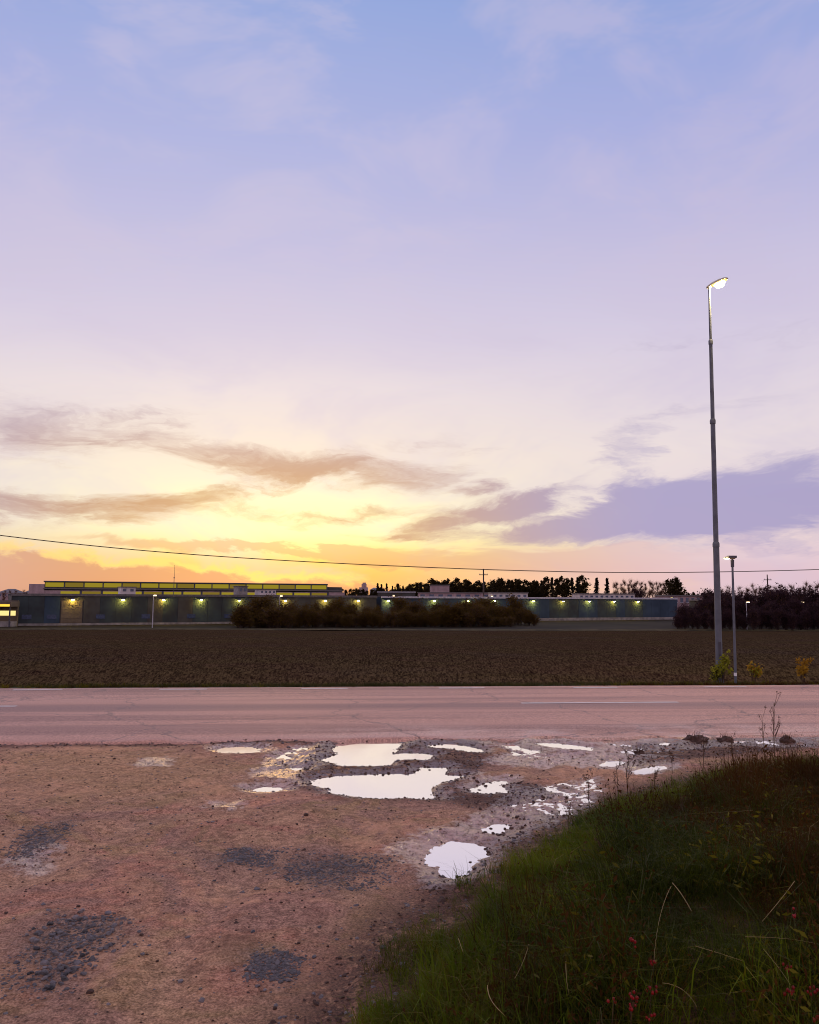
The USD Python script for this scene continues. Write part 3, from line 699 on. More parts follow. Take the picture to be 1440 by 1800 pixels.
fc = thing('factory', 'long factory with two rows of yellow clerestory windows behind the warehouse', 'factory', (*A2, LAND), math.atan2(d2[1], d2[0]))
u0, u1 = on2(77), on2(578)
part(fc, 'lower_hall', box(0, L2, 0, 40, 0, 7.5), 'pink_render')
part(fc, 'upper_hall', box(u0, u1, 3, 34, 7.5, 10.85), 'brown_grey_sheet')
part(fc, 'side_wing', box(0, u0, -0.2, 20, 6, 9.7), 'pink_render')
part(fc, 'end_wing', box(u1, L2, 4, 30, 7.5, 9.7), 'brown_grey_sheet')
part(fc, 'middle_roof', box(u0 - 0.3, L2, -0.4, 2.999, 7.9, 8.35), 'roof_sheet')
part(fc, 'upper_roof', box(u0 - 0.4, u1 + 0.3, 2.4, 34.5, 10.6, 10.95), 'dark_steel')
nb = 16
for i in range(nb):
    w = (u1 - u0) / nb; x0 = u0 + i * w
    part(fc, 'window_pane', box(x0 + 0.25, x0 + w - 0.25, 2.9, 3, 8.75, 10.35), ('lit_window', 'lit_window_dim', 'lit_window')[(i * 7) % 3])  # panes glow in place of the reflected sky
    fr_ = part(fc, 'mullion', box(x0 + w - 0.22, x0 + w + 0.22, 2.8, 3, 8.4, 10.6), 'dark_steel')
for i in range(14):
    w = (L2 - on2(104)) / 15; x0 = on2(104) + i * w
    part(fc, 'lower_pane', box(x0 + 0.4, x0 + w - 0.4, -0.1, 0, 6.0, 7.15), ('lit_window', 'lit_window', 'lit_window_dim')[(i * 5) % 3])
    part(fc, 'lower_mullion', box(x0 + w - 0.35, x0 + w + 0.35, -0.25, 0, 5.6, 7.5), 'dark_steel')

# ---- lit bay at the left border
c = at(-14, 1100, 146)
by_ = thing('loading_bay', 'lit yellow loading bay with a pale band at the left edge of the picture', 'loading bay', (c[0], c[1], LAND), 0.05)
part(by_, 'back_wall', box(-6, 3.2, 2.5, 3, 0, 4.6), 'door_sheet')
part(by_, 'canopy', box(-6.2, 3.3, -0.6, 3, 3.5, 4.4), 'door_sheet')
part(by_, 'light_strip', box(-6, 3.1, -0.68, -0.602, 3.55, 3.95), 'lit_window_bright')
part(by_, 'light_panel', box(-6, 2.9, 2.4, 2.497, 1.9, 2.75), 'lit_sign')
part(by_, 'post', box(2.95, 3.15, -0.4, -0.2, 0, 3.5), 'dark_steel')
part(by_, 'dock', box(-6.2, 3.3, -0.2, 2.3, 0, 0.9), 'concrete')


def building(name, label, cat, x0, x1, ytop, dist, mt, depth=12, win=0, wh_=0.5, wz=None, roof='roof_sheet', rim=0.3, lit=None, pitched=False):
    a, b = at(x0, 1050, dist), at(x1, 1050, dist); tp = at((x0 + x1) / 2, ytop, dist)[2] - LAND; w = b[0] - a[0]
    t = thing(name, label, cat, (a[0], a[1], LAND))
    part(t, 'wall', box(0, w, 0, depth, 0, tp - rim), mt)
    if pitched:
        v = [(-.3, -.3, tp - rim), (w + .3, -.3, tp - rim), (w + .3, depth, tp - rim), (-.3, depth, tp - rim), (w * .3, depth / 2, tp), (w * .7, depth / 2, tp)]
        part(t, 'roof', trimesh.Trimesh(v, [(0, 1, 5), (0, 5, 4), (1, 2, 5), (2, 3, 4), (2, 4, 5), (3, 0, 4), (0, 2, 1), (0, 3, 2)], process=False), roof)
    else: part(t, 'roof', box(-.25, w + .25, -.3, depth, tp - rim, tp), roof)
    z1 = wz if wz else tp - rim - 0.5
    for i in range(win):
        c0 = w * (i + 0.25) / win; ww = w / win * 0.5
        fm = part(t, 'window', box(c0, c0 + ww, -0.06, 0, z1 - 1.3 * wh_ * 2, z1), 'dark_glass' if not lit else lit)
        part(fm, 'sill', box(c0 - .1, c0 + ww + .1, -0.16, 0, z1 - 1.3 * wh_ * 2 - .15, z1 - 1.3 * wh_ * 2 - .003), 'pale_trim')
    return t


building('office_block', 'low white block with dark windows left of the tall pines', 'building', 865, 928, 1041, 262, 'white_panel', win=6)
building('office_block', 'long low white block with many windows above the teal warehouse', 'building', 1018, 1116, 1043, 285, 'white_panel', win=11)
building('office_block', 'low mauve block with a bright corner sign, right of the teal warehouse', 'building', 1174, 1262, 1046, 236, 'pink_render', win=9)
building('concrete_block', 'square pinkish windowless block rising among the trees', 'building', 757, 790, 1028, 380, 'pink_render', rim=0.4)
building('flat_roofed_hall', 'low hall with a thin pale roof edge among the hedge tops', 'building', 664, 730, 1040, 300, 'brown_grey_sheet', roof='pale_trim')
building('flat_roofed_hall', 'low reddish hall below the square block', 'building', 735, 862, 1041, 300, 'pink_render', win=8)
building('house', 'small house with a low hipped roof right of the hazy tower', 'house', 650, 668, 1033, 520, 'white_panel', pitched=True, rim=1.6, win=2)
building('house', 'broad pinkish house far off at the left edge of the picture', 'house', -6, 26, 1035, 420, 'pink_render', win=7, pitched=True, rim=2.0)
building('house', 'tiny pale house behind the left end of the warehouse', 'house', 40, 48, 1037, 430, 'white_panel', pitched=True, rim=1.5, win=1)
building('low_house', 'low dark house with two lit yellow windows among the bushes', 'house', 1228, 1262, 1054, 178, 'brown_grey_sheet', depth=6, win=2, wh_=0.28, lit='lit_window_bright', wz=4.2)
a = at(637, 1050, 560); tp = at(641, 1024, 560)[2] - LAND
tw = thing('tower', 'hazy stepped tower on the horizon at the right end of the factory', 'tower', (a[0], a[1], LAND))
part(tw, 'base', box(-2.2, 3.4, 0, 8, 0, tp - 3.2), 'pink_render'); part(tw, 'shaft', box(-.6, 2.6, 1, 5, tp - 3.2, tp - 1.0), 'pink_render'); part(tw, 'cap', box(0, 2.2, 1.4, 4.4, tp - 1.0, tp), 'pink_render')
a = at(1179, 1050, 224)
sg = thing('lit_sign', 'bright lit sign at the corner right of the teal warehouse', 'sign', (a[0], a[1], LAND), FANG)
zt = at(1179, 1050, 224)[2] - LAND
part(sg, 'post', box(.55, .75, .1, .3, 0, zt - 1.5), 'dark_steel'); part(sg, 'frame', box(0, 1.3, .05, .35, zt - 1.5, zt + .05), 'dark_steel')
part(sg, 'upper_panel', box(.1, .85, 0, .047, zt - .6, zt - .05), 'lit_sign'); part(sg, 'lower_panel', box(.1, 1.2, 0, .047, zt - 1.35, zt - .75), 'lit_sign')


# ---- pole lamps, utility poles and mast in the distance
def pole_lamp(px, ytop, dist, label, side=1):
    p = at(px, ytop, dist); h = p[2] - LAND
    t = thing('pole_lamp', label, 'street lamp', (p[0], p[1], LAND))
    part(t, 'pole', tube([(0, 0, 0), (0, 0, h)], [.10, .07], 6), 'pale_trim', True)
    part(t, 'lamp_head', box(-.25 + side * .3, .25 + side * .3, -.18, .18, h, h + .16), 'lamp_housing')
    part(t, 'lens', box(-.2 + side * .3, .2 + side * .3, -.35, .12, h - .18, h - .003), 'distant_lamp')


pole_lamp(270, 1046, 145, 'lit pole lamp with a pale pole before the open warehouse wall')
for px, y, d, l in ((492, 1047, 158, 'distant lit pole lamp above the left end of the hedge'), (690, 1047, 190, 'lit pole lamp above the middle of the hedge'), (863, 1048, 200, 'lit pole lamp left of the white block with dark windows'),
                    (1312, 1058, 150, 'brightest pole lamp in the dark trees right of the street lamps'), (1408, 1058, 170, 'left one of two faint lamps close together at the right border trees'), (1427, 1054, 200, 'right one of two faint lamps at the right border trees')):
    pole_lamp(px, y, d, l)


def utility_pole(px, ytop, dist, label):
    p = at(px, ytop, dist); h = p[2] - LAND
    t = thing('utility_pole', label, 'utility pole', (p[0], p[1], LAND))
    part(t, 'pole', tube([(0, 0, 0), (0, 0, h)], [.22, .14], 7), 'tarred_wood', True)
    part(t, 'crossarm', box(-1.1, 1.1, -.12, -.02 - .1, h - 1.55, h - 1.38), 'tarred_wood')
    for s in (-.9, 0.35, .9): part(t, 'insulator', tube([(s, -.12, h - 1.38), (s, -.12, h - 1.1)], [.07, .05], 6), 'pale_trim')


utility_pole(850, 1000, 205, 'tall utility pole with a crossarm above the middle of the hedge')
utility_pole(1349, 1010, 230, 'utility pole with a crossarm over the trees at the right')
p = at(307, 993, 190)
ms = thing('mast', 'thin antenna mast standing behind the left warehouse', 'mast', (p[0], p[1], LAND))
part(ms, 'pole', tube([(0, 0, 0), (0, 0, 6.5), (0, 0, p[2] - LAND)], [.11, .09, .035], 6), 'dark_steel', True)
part(ms, 'collar', tube([(0, 0, 9.6), (0, 0, 9.9)], .13, 8), 'dark_steel')

# ---- overhead cable
ctrl = [(-260, 905), (0, 941), (200, 963), (400, 979), (600, 990.5), (720, 996), (850, 1001), (1000, 1005), (1130, 1006.5), (1250, 1005.5), (1440, 1001), (1700, 985)]
from scipy.interpolate import CubicSpline
pts = np.array([at(x, y, 62 + (x + 260) / 1960 * 24) for x, y in ctrl]); cs = CubicSpline(pts[:, 0], pts[:, 1:])
xs = np.linspace(pts[0, 0], pts[-1, 0], 90)
cb = usdkit.mesh(stage, '/World/overhead_cable', tube(np.c_[xs, cs(xs)], 0.040, 6), LOOK['cable_rubber'], smooth=True)
tag(cb.GetPrim(), 'dark overhead cable sagging across the sunset over the field', 'cable')

# ------------------------------------------------------------------ trees and hedges
rs = np.random.RandomState(4)


def leaf_cards(centres, size, rng, flat_=0.0, aspect=1.6, jitter=0.4):
    n = len(centres); s = size * (1 + jitter * rng.uniform(-1, 1, n))
    a = rng.normal(size=(n, 3)); a[:, 2] *= (1 - flat_); a /= np.linalg.norm(a, axis=1, keepdims=True)
    b = np.cross(a, rng.normal(size=(n, 3))); b /= np.linalg.norm(b, axis=1, keepdims=True)
    a, b = a * (s * aspect / 2)[:, None], b * (s / 2)[:, None]
    v = np.stack([centres - a, centres + b * .9, centres + a, centres - b * .9], 1).reshape(-1, 3)
    i = np.arange(n)[:, None] * 4
    f = np.vstack([i + [0, 1, 2], i + [0, 2, 3]])
    return trimesh.Trimesh(v, f, process=False)


def pine(rng, h, spread):
    trunk = tube([(0, 0, 0), (rng.normal() * .1, rng.normal() * .1, h * .5), (rng.normal() * .2, rng.normal() * .2, h * .97)], [h * .016, h * .012, h * .004], 6)
    limbs, cs_ = [trunk], []
    for _ in range(34):
        z = h * rng.uniform(.30, .97); ph = rng.uniform(0, 2 * math.pi); r = spread * h * rng.uniform(.35, 1) * (1 - max(0, (z / h - .75)) * 2.4)
        e = np.array([math.cos(ph) * r, math.sin(ph) * r, z + .12 * r])
        limbs.append(tube([(0, 0, z - .25 * r), e], [h * .004, h * .0015], 4, False))
        k = rng.randint(26, 44); cs_.append(e * [.75, .75, 1] + rng.normal(size=(k, 3)) * [r * .34, r * .34, h * .022 + r * .10])
    return join(limbs), leaf_cards(np.vstack(cs_), h * .040, rng, .3)


def spruce(rng, h, spread):
    trunk = tube([(0, 0, 0), (0, 0, h * .98)], [h * .014, h * .003], 6); cs_ = []
    for z in np.linspace(.10, 1.0, 24):
        r = spread * h * (1.02 - z) * rng.uniform(.75, 1.1)
        for ph in rng.uniform(0, 2 * math.pi, 7):
            q = rng.uniform(.15, 1, 7)[:, None]
            cs_.append(q * [math.cos(ph) * r, math.sin(ph) * r, -.3 * r] + [0, 0, z * h] + rng.normal(size=(7, 3)) * .014 * h)
    return trunk, leaf_cards(np.vstack(cs_), h * .034, rng, .3)


def bare(rng, h, spread, stems=1, twigs=420, thick=1.0, leaves=0, qmin=.25):
    limbs, tw, cs_ = [], [], []
    for _ in range(stems):
        lean = rng.normal(size=2) * .12 * (stems > 1); top = np.array([lean[0] * h, lean[1] * h, h * rng.uniform(.82, 1)])
        st0 = np.array([rng.normal() * .25, rng.normal() * .25, 0]) * (stems > 1)
        limbs.append(tube([st0, (st0 + top) / 2 + rng.normal(size=3) * .02 * h, top], np.array([.013, .008, .002]) * h * thick, 5, False))
        for _ in range(18):
            q = rng.uniform(qmin, .95); b0 = st0 * (1 - q) + top * q; ph = rng.uniform(0, 2 * math.pi); r = spread * h * rng.uniform(.4, 1) * (1.15 - q * .75)
            e = b0 + np.array([math.cos(ph) * r, math.sin(ph) * r, r * rng.uniform(.7, 1.6)])
            limbs.append(tube([b0, (b0 + e) / 2 + rng.normal(size=3) * .06 * r, e], np.array([.004, .003, .0012]) * h * thick, 4, False))
            for _ in range(twigs // (18 * stems)):
                m = rng.uniform(.3, 1); t0 = b0 * (1 - m) + e * m
                t1 = t0 + rng.normal(size=3) * .055 * h + [0, 0, .05 * h]; w = rng.normal(size=3) * .0015 * h * thick
                tw.append(np.array([t0 - w, t0 + w, t1])); 
                if leaves: cs_.append(t1 + rng.normal(size=(leaves, 3)) * .02 * h)
    v = np.vstack(tw); t = trimesh.Trimesh(v, np.arange(len(v)).reshape(-1, 3), process=False)
    return join(limbs), t, (leaf_cards(np.vstack(cs_), .03 * h, rng) if leaves else None)


KIND = {}
ONES = 'first second third fourth fifth sixth seventh eighth ninth tenth eleventh twelfth thirteenth fourteenth fifteenth sixteenth seventeenth eighteenth nineteenth'.split()
ROWS = {}


def nth(n):
    if n < 20: return ONES[n - 1]
    tens = n // 10; return ('', '', 'twentieth', 'thirtieth', 'fortieth', 'fiftieth', 'sixtieth', 'seventieth')[tens] if n % 10 == 0 else ('', '', 'twenty', 'thirty', 'forty', 'fifty', 'sixty', 'seventy')[tens] + '-' + ONES[n % 10 - 1]




def tree_kind(name, trunk, crown, bark, leaf, twig=None, twig_mat='bare_twigs'):
    pr = proto(name)
    part(pr, 'trunk', trunk, bark, True)
    if crown is not None: part(pr, 'crown', crown, leaf)
    if twig is not None: part(pr, 'twigs', twig, twig_mat, kind='stuff')
    KIND[name] = pr.GetPath()


for i in range(3):
    t_, c_ = pine(rs, 1.0 * 16, (.20, .16, .24)[i]); tree_kind('pine_kind_%d' % i, t_, c_, 'bark', 'pine_needles')
for i in range(2):
    t_, c_ = spruce(rs, 16.0, (.17, .22)[i]); tree_kind('spruce_kind_%d' % i, t_, c_, 'bark', 'spruce_needles')
for i in range(3):
    t_, w_, _ = bare(rs, 14.0, (.14, .18, .22)[i], 1, 1800); tree_kind('birch_kind_%d' % i, t_, None, 'birch_bark', None, w_)
for i in range(4):
    t_, w_, c_ = bare(rs, 5.0, (.34, .28, .38, .32)[i], 7, 1400, 1.1, (1, 2, 2, 1)[i], .04); tree_kind('hedge_kind_%d' % i, t_, c_, 'bark', 'hedge_leaves', w_, 'bare_twigs')
for i in range(4):
    t_, w_, c_ = bare(rs, 7.0, (.32, .28, .36, .3)[i], 6, 1300, 1.1, (2, 3, 2, 3)[i], .06); tree_kind('thicket_kind_%d' % i, t_, c_, 'bark', 'dusky_leaves', w_, 'bare_twigs')


def plant(kind, base, name, label, cat, px, ytop, dist, group, wide=1.0):
    p = at(px, ytop, dist); h = p[2] - LAND
    s = h / base * rs.uniform(.98, 1.02)
    if group: ROWS[group] = ROWS.get(group, 0) + 1; label = f'{label}, {nth(ROWS[group])} from the left'
    copy_of(KIND[kind], name, label, cat, (p[0], p[1], LAND - .1), rs.uniform(0, 6.28), (s * wide * rs.uniform(.85, 1.2), s * wide * rs.uniform(.85, 1.2), s), group)


# (column, top) of the tree line behind the buildings
for x0, x1, st, y, j, d, kinds in ((600, 758, 8, 1036, 3, 500, 'l'), (664, 720, 9, 1029, 4, 480, 'sp'), (722, 756, 8, 1026, 3, 460, 'pps'), (760, 960, 10, 1030, 3, 470, 'l'), (758, 850, 8, 1021, 4, 450, 'p'), (852, 872, 8, 1025, 3, 450, 'p'), (874, 910, 8, 1018, 3, 440, 'p'),
                                   (914, 934, 10, 1021, 3, 430, 'p'), (938, 958, 9, 1019, 2, 430, 'p'), (961, 1032, 8, 1014, 4, 425, 'pps')):
    x = x0
    while x <= x1:
        k = kinds[rs.randint(len(kinds))]; yy = y + rs.uniform(-j, j)
        if k == 'l': plant('pine_kind_%d' % rs.randint(3), 16, 'pine_tree', 'low pine filling the foot of the far tree line', 'tree', x, yy, d + rs.uniform(-10, 20), 'low pines at the foot of the far tree line')
        elif k == 'p': plant('pine_kind_%d' % rs.randint(3), 16, 'pine_tree', 'dark pine in the far tree line', 'tree', x, yy, d + rs.uniform(-20, 25), 'pines of the far tree line')
        else: plant('spruce_kind_%d' % rs.randint(2), 16, 'spruce_tree', 'pointed spruce in the far tree line', 'tree', x, yy, d + rs.uniform(-20, 25), 'spruces of the far tree line')
        x += st * rs.uniform(.75, 1.25)
plant('spruce_kind_1', 16, 'spruce_tree', 'broad pointed spruce at the right end of the dense pines', 'tree', 1049, 1017, 420, None)
plant('spruce_kind_0', 16, 'spruce_tree', 'slim lone spruce standing in the gap right of the pines', 'tree', 1067, 1017, 420, None)
for i, x in enumerate(range(1078, 1172, 7)):
    plant('birch_kind_%d' % (i % 3), 14, 'birch_tree', 'bare birch in the see-through row beside the pines', 'tree', x + rs.uniform(-2, 2), 1020 + rs.uniform(-2, 5), 400 + rs.uniform(-10, 15), 'bare birches right of the pines')
for x, y in ((1177, 1020), (1186, 1017), (1193, 1023)):
    plant('pine_kind_2', 16, 'pine_tree', 'round tree in the dense clump beside the birches', 'tree', x, y, 390 + rs.uniform(-5, 15), 'dense clump beside the bare birches')
for x in (1122,): plant('thicket_kind_0', 7, 'bush', 'dark bush poking above the right end of the teal warehouse', 'bush', x, 1036, 300, None)
for x in range(1200, 1240, 9): plant('pine_kind_%d' % (x % 3), 16, 'pine_tree', 'low dark skyline tree left of the tall lamp', 'tree', x, 1042 + rs.uniform(-2, 2), 380, 'low trees left of the tall lamp')
for x in (8, 18, 28, 44): plant('birch_kind_%d' % (x % 3), 14, 'birch_tree', 'small bare tree beside the far pinkish house at the left', 'tree', x, 1037, 400, 'bare trees by the far left house')
# hedge in front of the warehouses
for row, (d, st, yt) in enumerate(((160, 21, 1064), (153, 17, 1070), (147, 10, 1080))):
    x = (424, 432, 420)[row]
    while x < (940, 948, 900)[row]:
        yy = yt + rs.choice([-14, -7, -3, 0, 3, 6], p=[.12, .13, .2, .25, .2, .1]) + rs.uniform(-4, 5)
        plant('hedge_kind_%d' % rs.randint(4), 5, 'hedge_bush', ('bare brown bush in the back row of the long hedge', 'bare brown bush in the middle row of the long hedge', 'low bare bush in the front row of the long hedge')[row], 'bush',
              x, yy, d + rs.uniform(-2, 2) + max(0, (x - 420)) * .03, ('back row of the long hedge', 'middle row of the long hedge', 'front row of the long hedge')[row], (1.25, 1.5, 1.9)[row])
        x += st * rs.uniform(.45, 1.45)
for row, (d, st, yt) in enumerate(((230, 11, 1029), (175, 15, 1043), (158, 16, 1060), (148, 14, 1078))):
    x = (1268, 1248, 1196, 1192)[row]
    while x < 1500:
        yy = yt + rs.uniform(-8, 6)
        plant(*(('birch_kind_%d' % rs.randint(3), 14) if row == 0 else ('thicket_kind_%d' % rs.randint(4), 7)), 'thicket_tree', ('tall thin-topped tree at the back of the dark right thicket', 'dark tree in the middle row of the right thicket', 'dark bush at the front of the right thicket', 'low dark bush at the field edge of the right thicket')[row], 'tree' if row < 2 else 'bush',
              x, yy, d + rs.uniform(-3, 3), ('back of the right thicket', 'middle of the right thicket', 'front of the right thicket', 'foot of the right thicket')[row])
        x += st * rs.uniform(.7, 1.25)

# ------------------------------------------------------------------ street lamps on the far side of the road
def foot(px, dist): p = at(px, 1190, dist); return np.array([p[0], p[1], float(low(np.array([p @ N]))[0]) - 0.02])


b0 = foot(1265, 21.6); tip = at(1247, 505, 21.6); H = tip[2] - b0[2]; lean = tip - b0
sl = thing('street_lamp', 'tall grey telescopic street lamp with a glowing head on the far roadside', 'street lamp', b0)
axis = lambda z: lean * (z / H)
zs = [H * k for k in (0, .345, .655, .86, 1.0)]
for i, (r0, r1) in enumerate(((.088, .078), (.066, .060), (.052, .046), (.036, .030))):
    part(sl, 'pole_section', tube([axis(zs[i]), axis(zs[i + 1] - .001)], [r0, r1], 16), 'galvanised_steel', 40)
    if i: part(sl, 'joint_ring', tube([axis(zs[i] - .10), axis(zs[i] - .015), axis(zs[i] + .03)], [r0 + .022, r0 + .024, r0 + .008], 16), 'galvanised_steel', 40)
part(sl, 'base_collar', tube([(0, 0, -.05), axis(.35)], [.12, .105], 16), 'galvanised_steel', 40)
hatch = box(-.035, .035, -.098, -.086, .75, 1.10); part(sl, 'service_hatch', hatch, 'dark_steel')
# head: a flat tapered shell pointing over the road and up a little, lens underneath
hd = np.array([.72, -.66, .22]); hd /= np.linalg.norm(hd); side = np.cross(hd, [0, 0, 1]); side /= np.linalg.norm(side); hu = np.cross(side, hd)


def shell(st, up0, wid):
    v = []
    for d, w, h0, h1 in st:
        for ph in np.linspace(0, math.pi, 9): v.append(.70 * (hd * d + side * math.cos(ph) * w * wid + hu * (h0 + (h1 - h0) * math.sin(ph))))
    n = 9; f = []
    for i in range(len(st) - 1):
        for j in range(n):
            p, q = i * n + j, i * n + (j + 1) % n; f += [(p, q, q + n), (p, q + n, p + n)]
    for j in range(1, n - 1): f += [(0, j + 1, j), ((len(st) - 1) * n, (len(st) - 1) * n + j, (len(st) - 1) * n + j + 1)]
    return trimesh.Trimesh(np.array(v) + lean, f, process=False)


part(sl, 'lamp_head', shell([(-.10, .05, .0, .07), (.0, .08, .0, .10), (.16, .13, .0, .13), (.45, .15, .0, .13), (.66, .13, .0, .09), (.74, .07, .0, .05)], 0, 1), 'lamp_housing', 40)
lensm = shell([(.20, .06, -.03, -.07), (.28, .115, -.03, -.19), (.42, .13, -.03, -.23), (.55, .11, -.03, -.19), (.62, .05, -.03, -.07)], 0, 1)
part(sl, 'lens', lensm, 'lamp_light', 40)
part(sl, 'lens_rim', shell([(.12, .10, .0, -.028), (.18, .135, .0, -.05), (.42, .155, .0, -.065), (.62, .13, .0, -.05), (.70, .08, .0, -.028)], 0, 1), 'amber_glow', 40)  # added glowing ring, imitates the soft halo round the lamp
part(sl, 'spigot', tube([axis(H - .02), lean + hu * .03, lean + hd * .08 + hu * .04], [.034, .036, .03], 10), 'galvanised_steel', 40)

b1 = foot(1293, 20.9); t1 = at(1287.5, 981, 20.9); H1 = t1[2] - b1[2]; l1 = t1 - b1
s2 = thing('path_lamp', 'small slim path lamp with its head turned left beside the tall lamp', 'street lamp', b1)
part(s2, 'pole', tube([(0, 0, -.05), l1 * .5, l1], [.034, .030, .026], 12), 'galvanised_steel', 40)
part(s2, 'sleeve', tube([l1 * .93, l1 * .985], [.040, .044], 12), 'dark_steel', 40)
part(s2, 'reflector_band', tube([l1 * .085, l1 * .11], .0375, 12), 'reflector', 40)
hb = trimesh.creation.box((.20, .15, .055)); hb.apply_translation(l1 + [-.01, 0, .03]); part(s2, 'lamp_head', hb, 'dark_steel')
ha = tube([l1 + [.06, 0, .02], l1 + [-.1, -.01, .018], l1 + [-.20, -.02, .008]], [.045, .042, .02], 10); ha.vertices[:, 1] = l1[1] + (ha.vertices[:, 1] - l1[1]) * 1.5; part(s2, 'head_cover', ha, 'lamp_housing', 40)
lz = trimesh.creation.icosphere(2, .055); lz.apply_scale((1.35, 1.0, .40)); lz.apply_translation(l1 + [-.145, -.02, -.012]); part(s2, 'lens', lz, 'small_lamp_light', True)


# ---- small autumn bushes by the lamps
def autumn_bush(px, ytop, dist, wide, mats, label, skew=0.0, seed=0):
    rng = np.random.RandomState(seed); p = foot(px, dist); h = at(px, ytop, dist)[2] - p[2]
    t = thing('bush', label, 'bush', p)
    stems, leaf = [], []
    for _ in range(11):
        a = rng.uniform(0, 6.28); r = wide * rng.uniform(.2, 1); e = np.array([math.cos(a) * r + skew * h * rng.uniform(.3, 1), math.sin(a) * r * .8, h * rng.uniform(.45, 1)])
        m = e * [.4, .4, .6] + rng.normal(size=3) * .03; stems.append(tube([(rng.normal() * .03, rng.normal() * .03, 0), m, e], [.009, .006, .003], 5, False))
        for q in rng.uniform(.35, 1.05, 26):
            c = (m * (1 - q) + e * q) if q > .3 else m; leaf.append(c + rng.normal(size=3) * wide * .16)
    part(t, 'stems', join(stems), 'twig', True)
    leaf = np.array(leaf); sel = rng.uniform(size=len(leaf)) + (leaf[:, 2] / h - .5) * .8
    part(t, 'leaves', leaf_cards(leaf[sel > .5], .050, rng), mats[0], kind='stuff')
    part(t, 'lower_leaves', leaf_cards(leaf[sel <= .5], .045, rng), mats[1], kind='stuff')


autumn_bush(1270, 1150, 21.3, .26, ('lime_leaves', 'lime_leaves'), 'yellow-green bush growing round the foot of the tall lamp', .10, 1)
autumn_bush(1258, 1172, 21.2, .22, ('lime_leaves', 'verge_blade'), 'low green bush left of the foot of the tall lamp', .0, 5)
autumn_bush(1324, 1157, 21.2, .22, ('amber_leaves', 'lime_leaves'), 'leaning amber bush right of the small path lamp', .18, 2)
autumn_bush(1413, 1158, 21.3, .19, ('amber_leaves', 'amber_leaves'), 'round orange bush farthest right on the roadside', .0, 3)


# ------------------------------------------------------------------ grass
def blade_tuft(rng, n, h0, h1, w, spread, lean):
    v, f = [], []
    for _ in range(n):
        a = rng.uniform(0, 6.28); r = spread * math.sqrt(rng.uniform()); b = np.array([math.cos(a) * r, math.sin(a) * r, 0]); h = rng.uniform(h0, h1)
        o = rng.normal(size=2) * lean * h; sd_ = rng.normal(size=2); sd_ /= np.linalg.norm(sd_); sd_ = np.array([*sd_, 0]) * w * rng.uniform(.6, 1.3)
        m = b + [o[0] * .35, o[1] * .35, h * .6]; e = b + [o[0], o[1], h * (1 - min(.45, .35 * np.linalg.norm(o) / h))]
        k = len(v); v += [b - sd_, b + sd_, m + sd_ * .7, m - sd_ * .7, e]; f += [(k, k + 1, k + 2), (k, k + 2, k + 3), (k + 3, k + 2, k + 4)]
    return trimesh.Trimesh(v, f, process=False)


def scatter(path, protos, pos, idx, scale, yaw, label=None, cat=None):
    pi = UsdGeom.PointInstancer.Define(stage, path)
    rel = pi.CreatePrototypesRel()
    for k, (m, mat) in enumerate(protos):
        usdkit.mesh(stage, f'{path}/kind_{k}', m, LOOK[mat], smooth=False); rel.AddTarget(f'{path}/kind_{k}')
    n = len(pos)
    pi.CreatePositionsAttr(Vt.Vec3fArray.FromNumpy(np.asarray(pos, np.float32)))
    pi.CreateProtoIndicesAttr(Vt.IntArray.FromNumpy(np.asarray(idx, np.int32)))
    pi.CreateScalesAttr(Vt.Vec3fArray.FromNumpy(np.repeat(np.asarray(scale, np.float32)[:, None], 3, 1) if np.ndim(scale) == 1 else np.asarray(scale, np.float32)))
    pi.CreateOrientationsAttr(Vt.QuathArray([Gf.Quath(float(math.cos(y / 2)), 0, 0, float(math.sin(y / 2))) for y in yaw]))
    return tag(pi.GetPrim(), label, cat, kind='stuff')


def ground_at(P):
    h, _ = yard_height(P); mh = mound_height(P)
    return h * (1 - 0.6 * sstep(mh, 0, .05)) + mh


rg = np.random.RandomState(11)
tufts = [(blade_tuft(rg, 38, .05, .16, .0020, .08, .65), 'grass_blade'), (blade_tuft(rg, 32, .08, .24, .0021, .09, .6), 'grass_blade'), (blade_tuft(rg, 32, .06, .22, .0020, .09, .7), 'olive_blade'),
         (blade_tuft(rg, 26, .12, .40, .0018, .11, .45), 'rust_blade'), (blade_tuft(rg, 26, .12, .38, .0021, .11, .55), 'grass_blade'), (blade_tuft(rg, 14, .15, .38, .0016, .10, .7), 'verge_blade'), 
         (leaf_cards(rg.normal(size=(60, 3)) * [.07, .07, .05] + [0, 0, .07], .012, rg, 0, 2.6), 'olive_blade'), (leaf_cards(rg.normal(size=(70, 3)) * [.09, .09, .09] + [0, 0, .16], .010, rg, 0, 2.4), 'rust_blade'), (blade_tuft(rg, 30, .07, .24, .0026, .09, .65), 'green_blade'), (blade_tuft(rg, 7, .16, .40, .0014, .12, .8), 'straw')]
n = 42000
Q = np.c_[rg.uniform(-1.4, 9.5, n), rg.uniform(3.2, 11.6, n), np.zeros(n)]
d = -sdist(Q, MOUND, 3.0)
thin_ = meshkit.fbm(np.c_[Q[:, :2] * 2.5, np.zeros(n)], 3, 6)
keep = (d > -.10 + .25 * (thin_ - .5)) & (Q[:, 0] < Q[:, 1] * .53 + .6) & (rg.uniform(size=n) < np.clip(.35 + d * 1.6, .3, 1))
Q, d = Q[keep], d[keep]; n = len(Q); Q[:, 2] = ground_at(Q) - .01
zone = meshkit.fbm(np.c_[Q[:, :2] * .8, np.zeros(n)], 3, 16) + .12 * rg.normal(size=n)
tall = sstep(d, .25, 1.2) + rg.normal(size=n) * .25
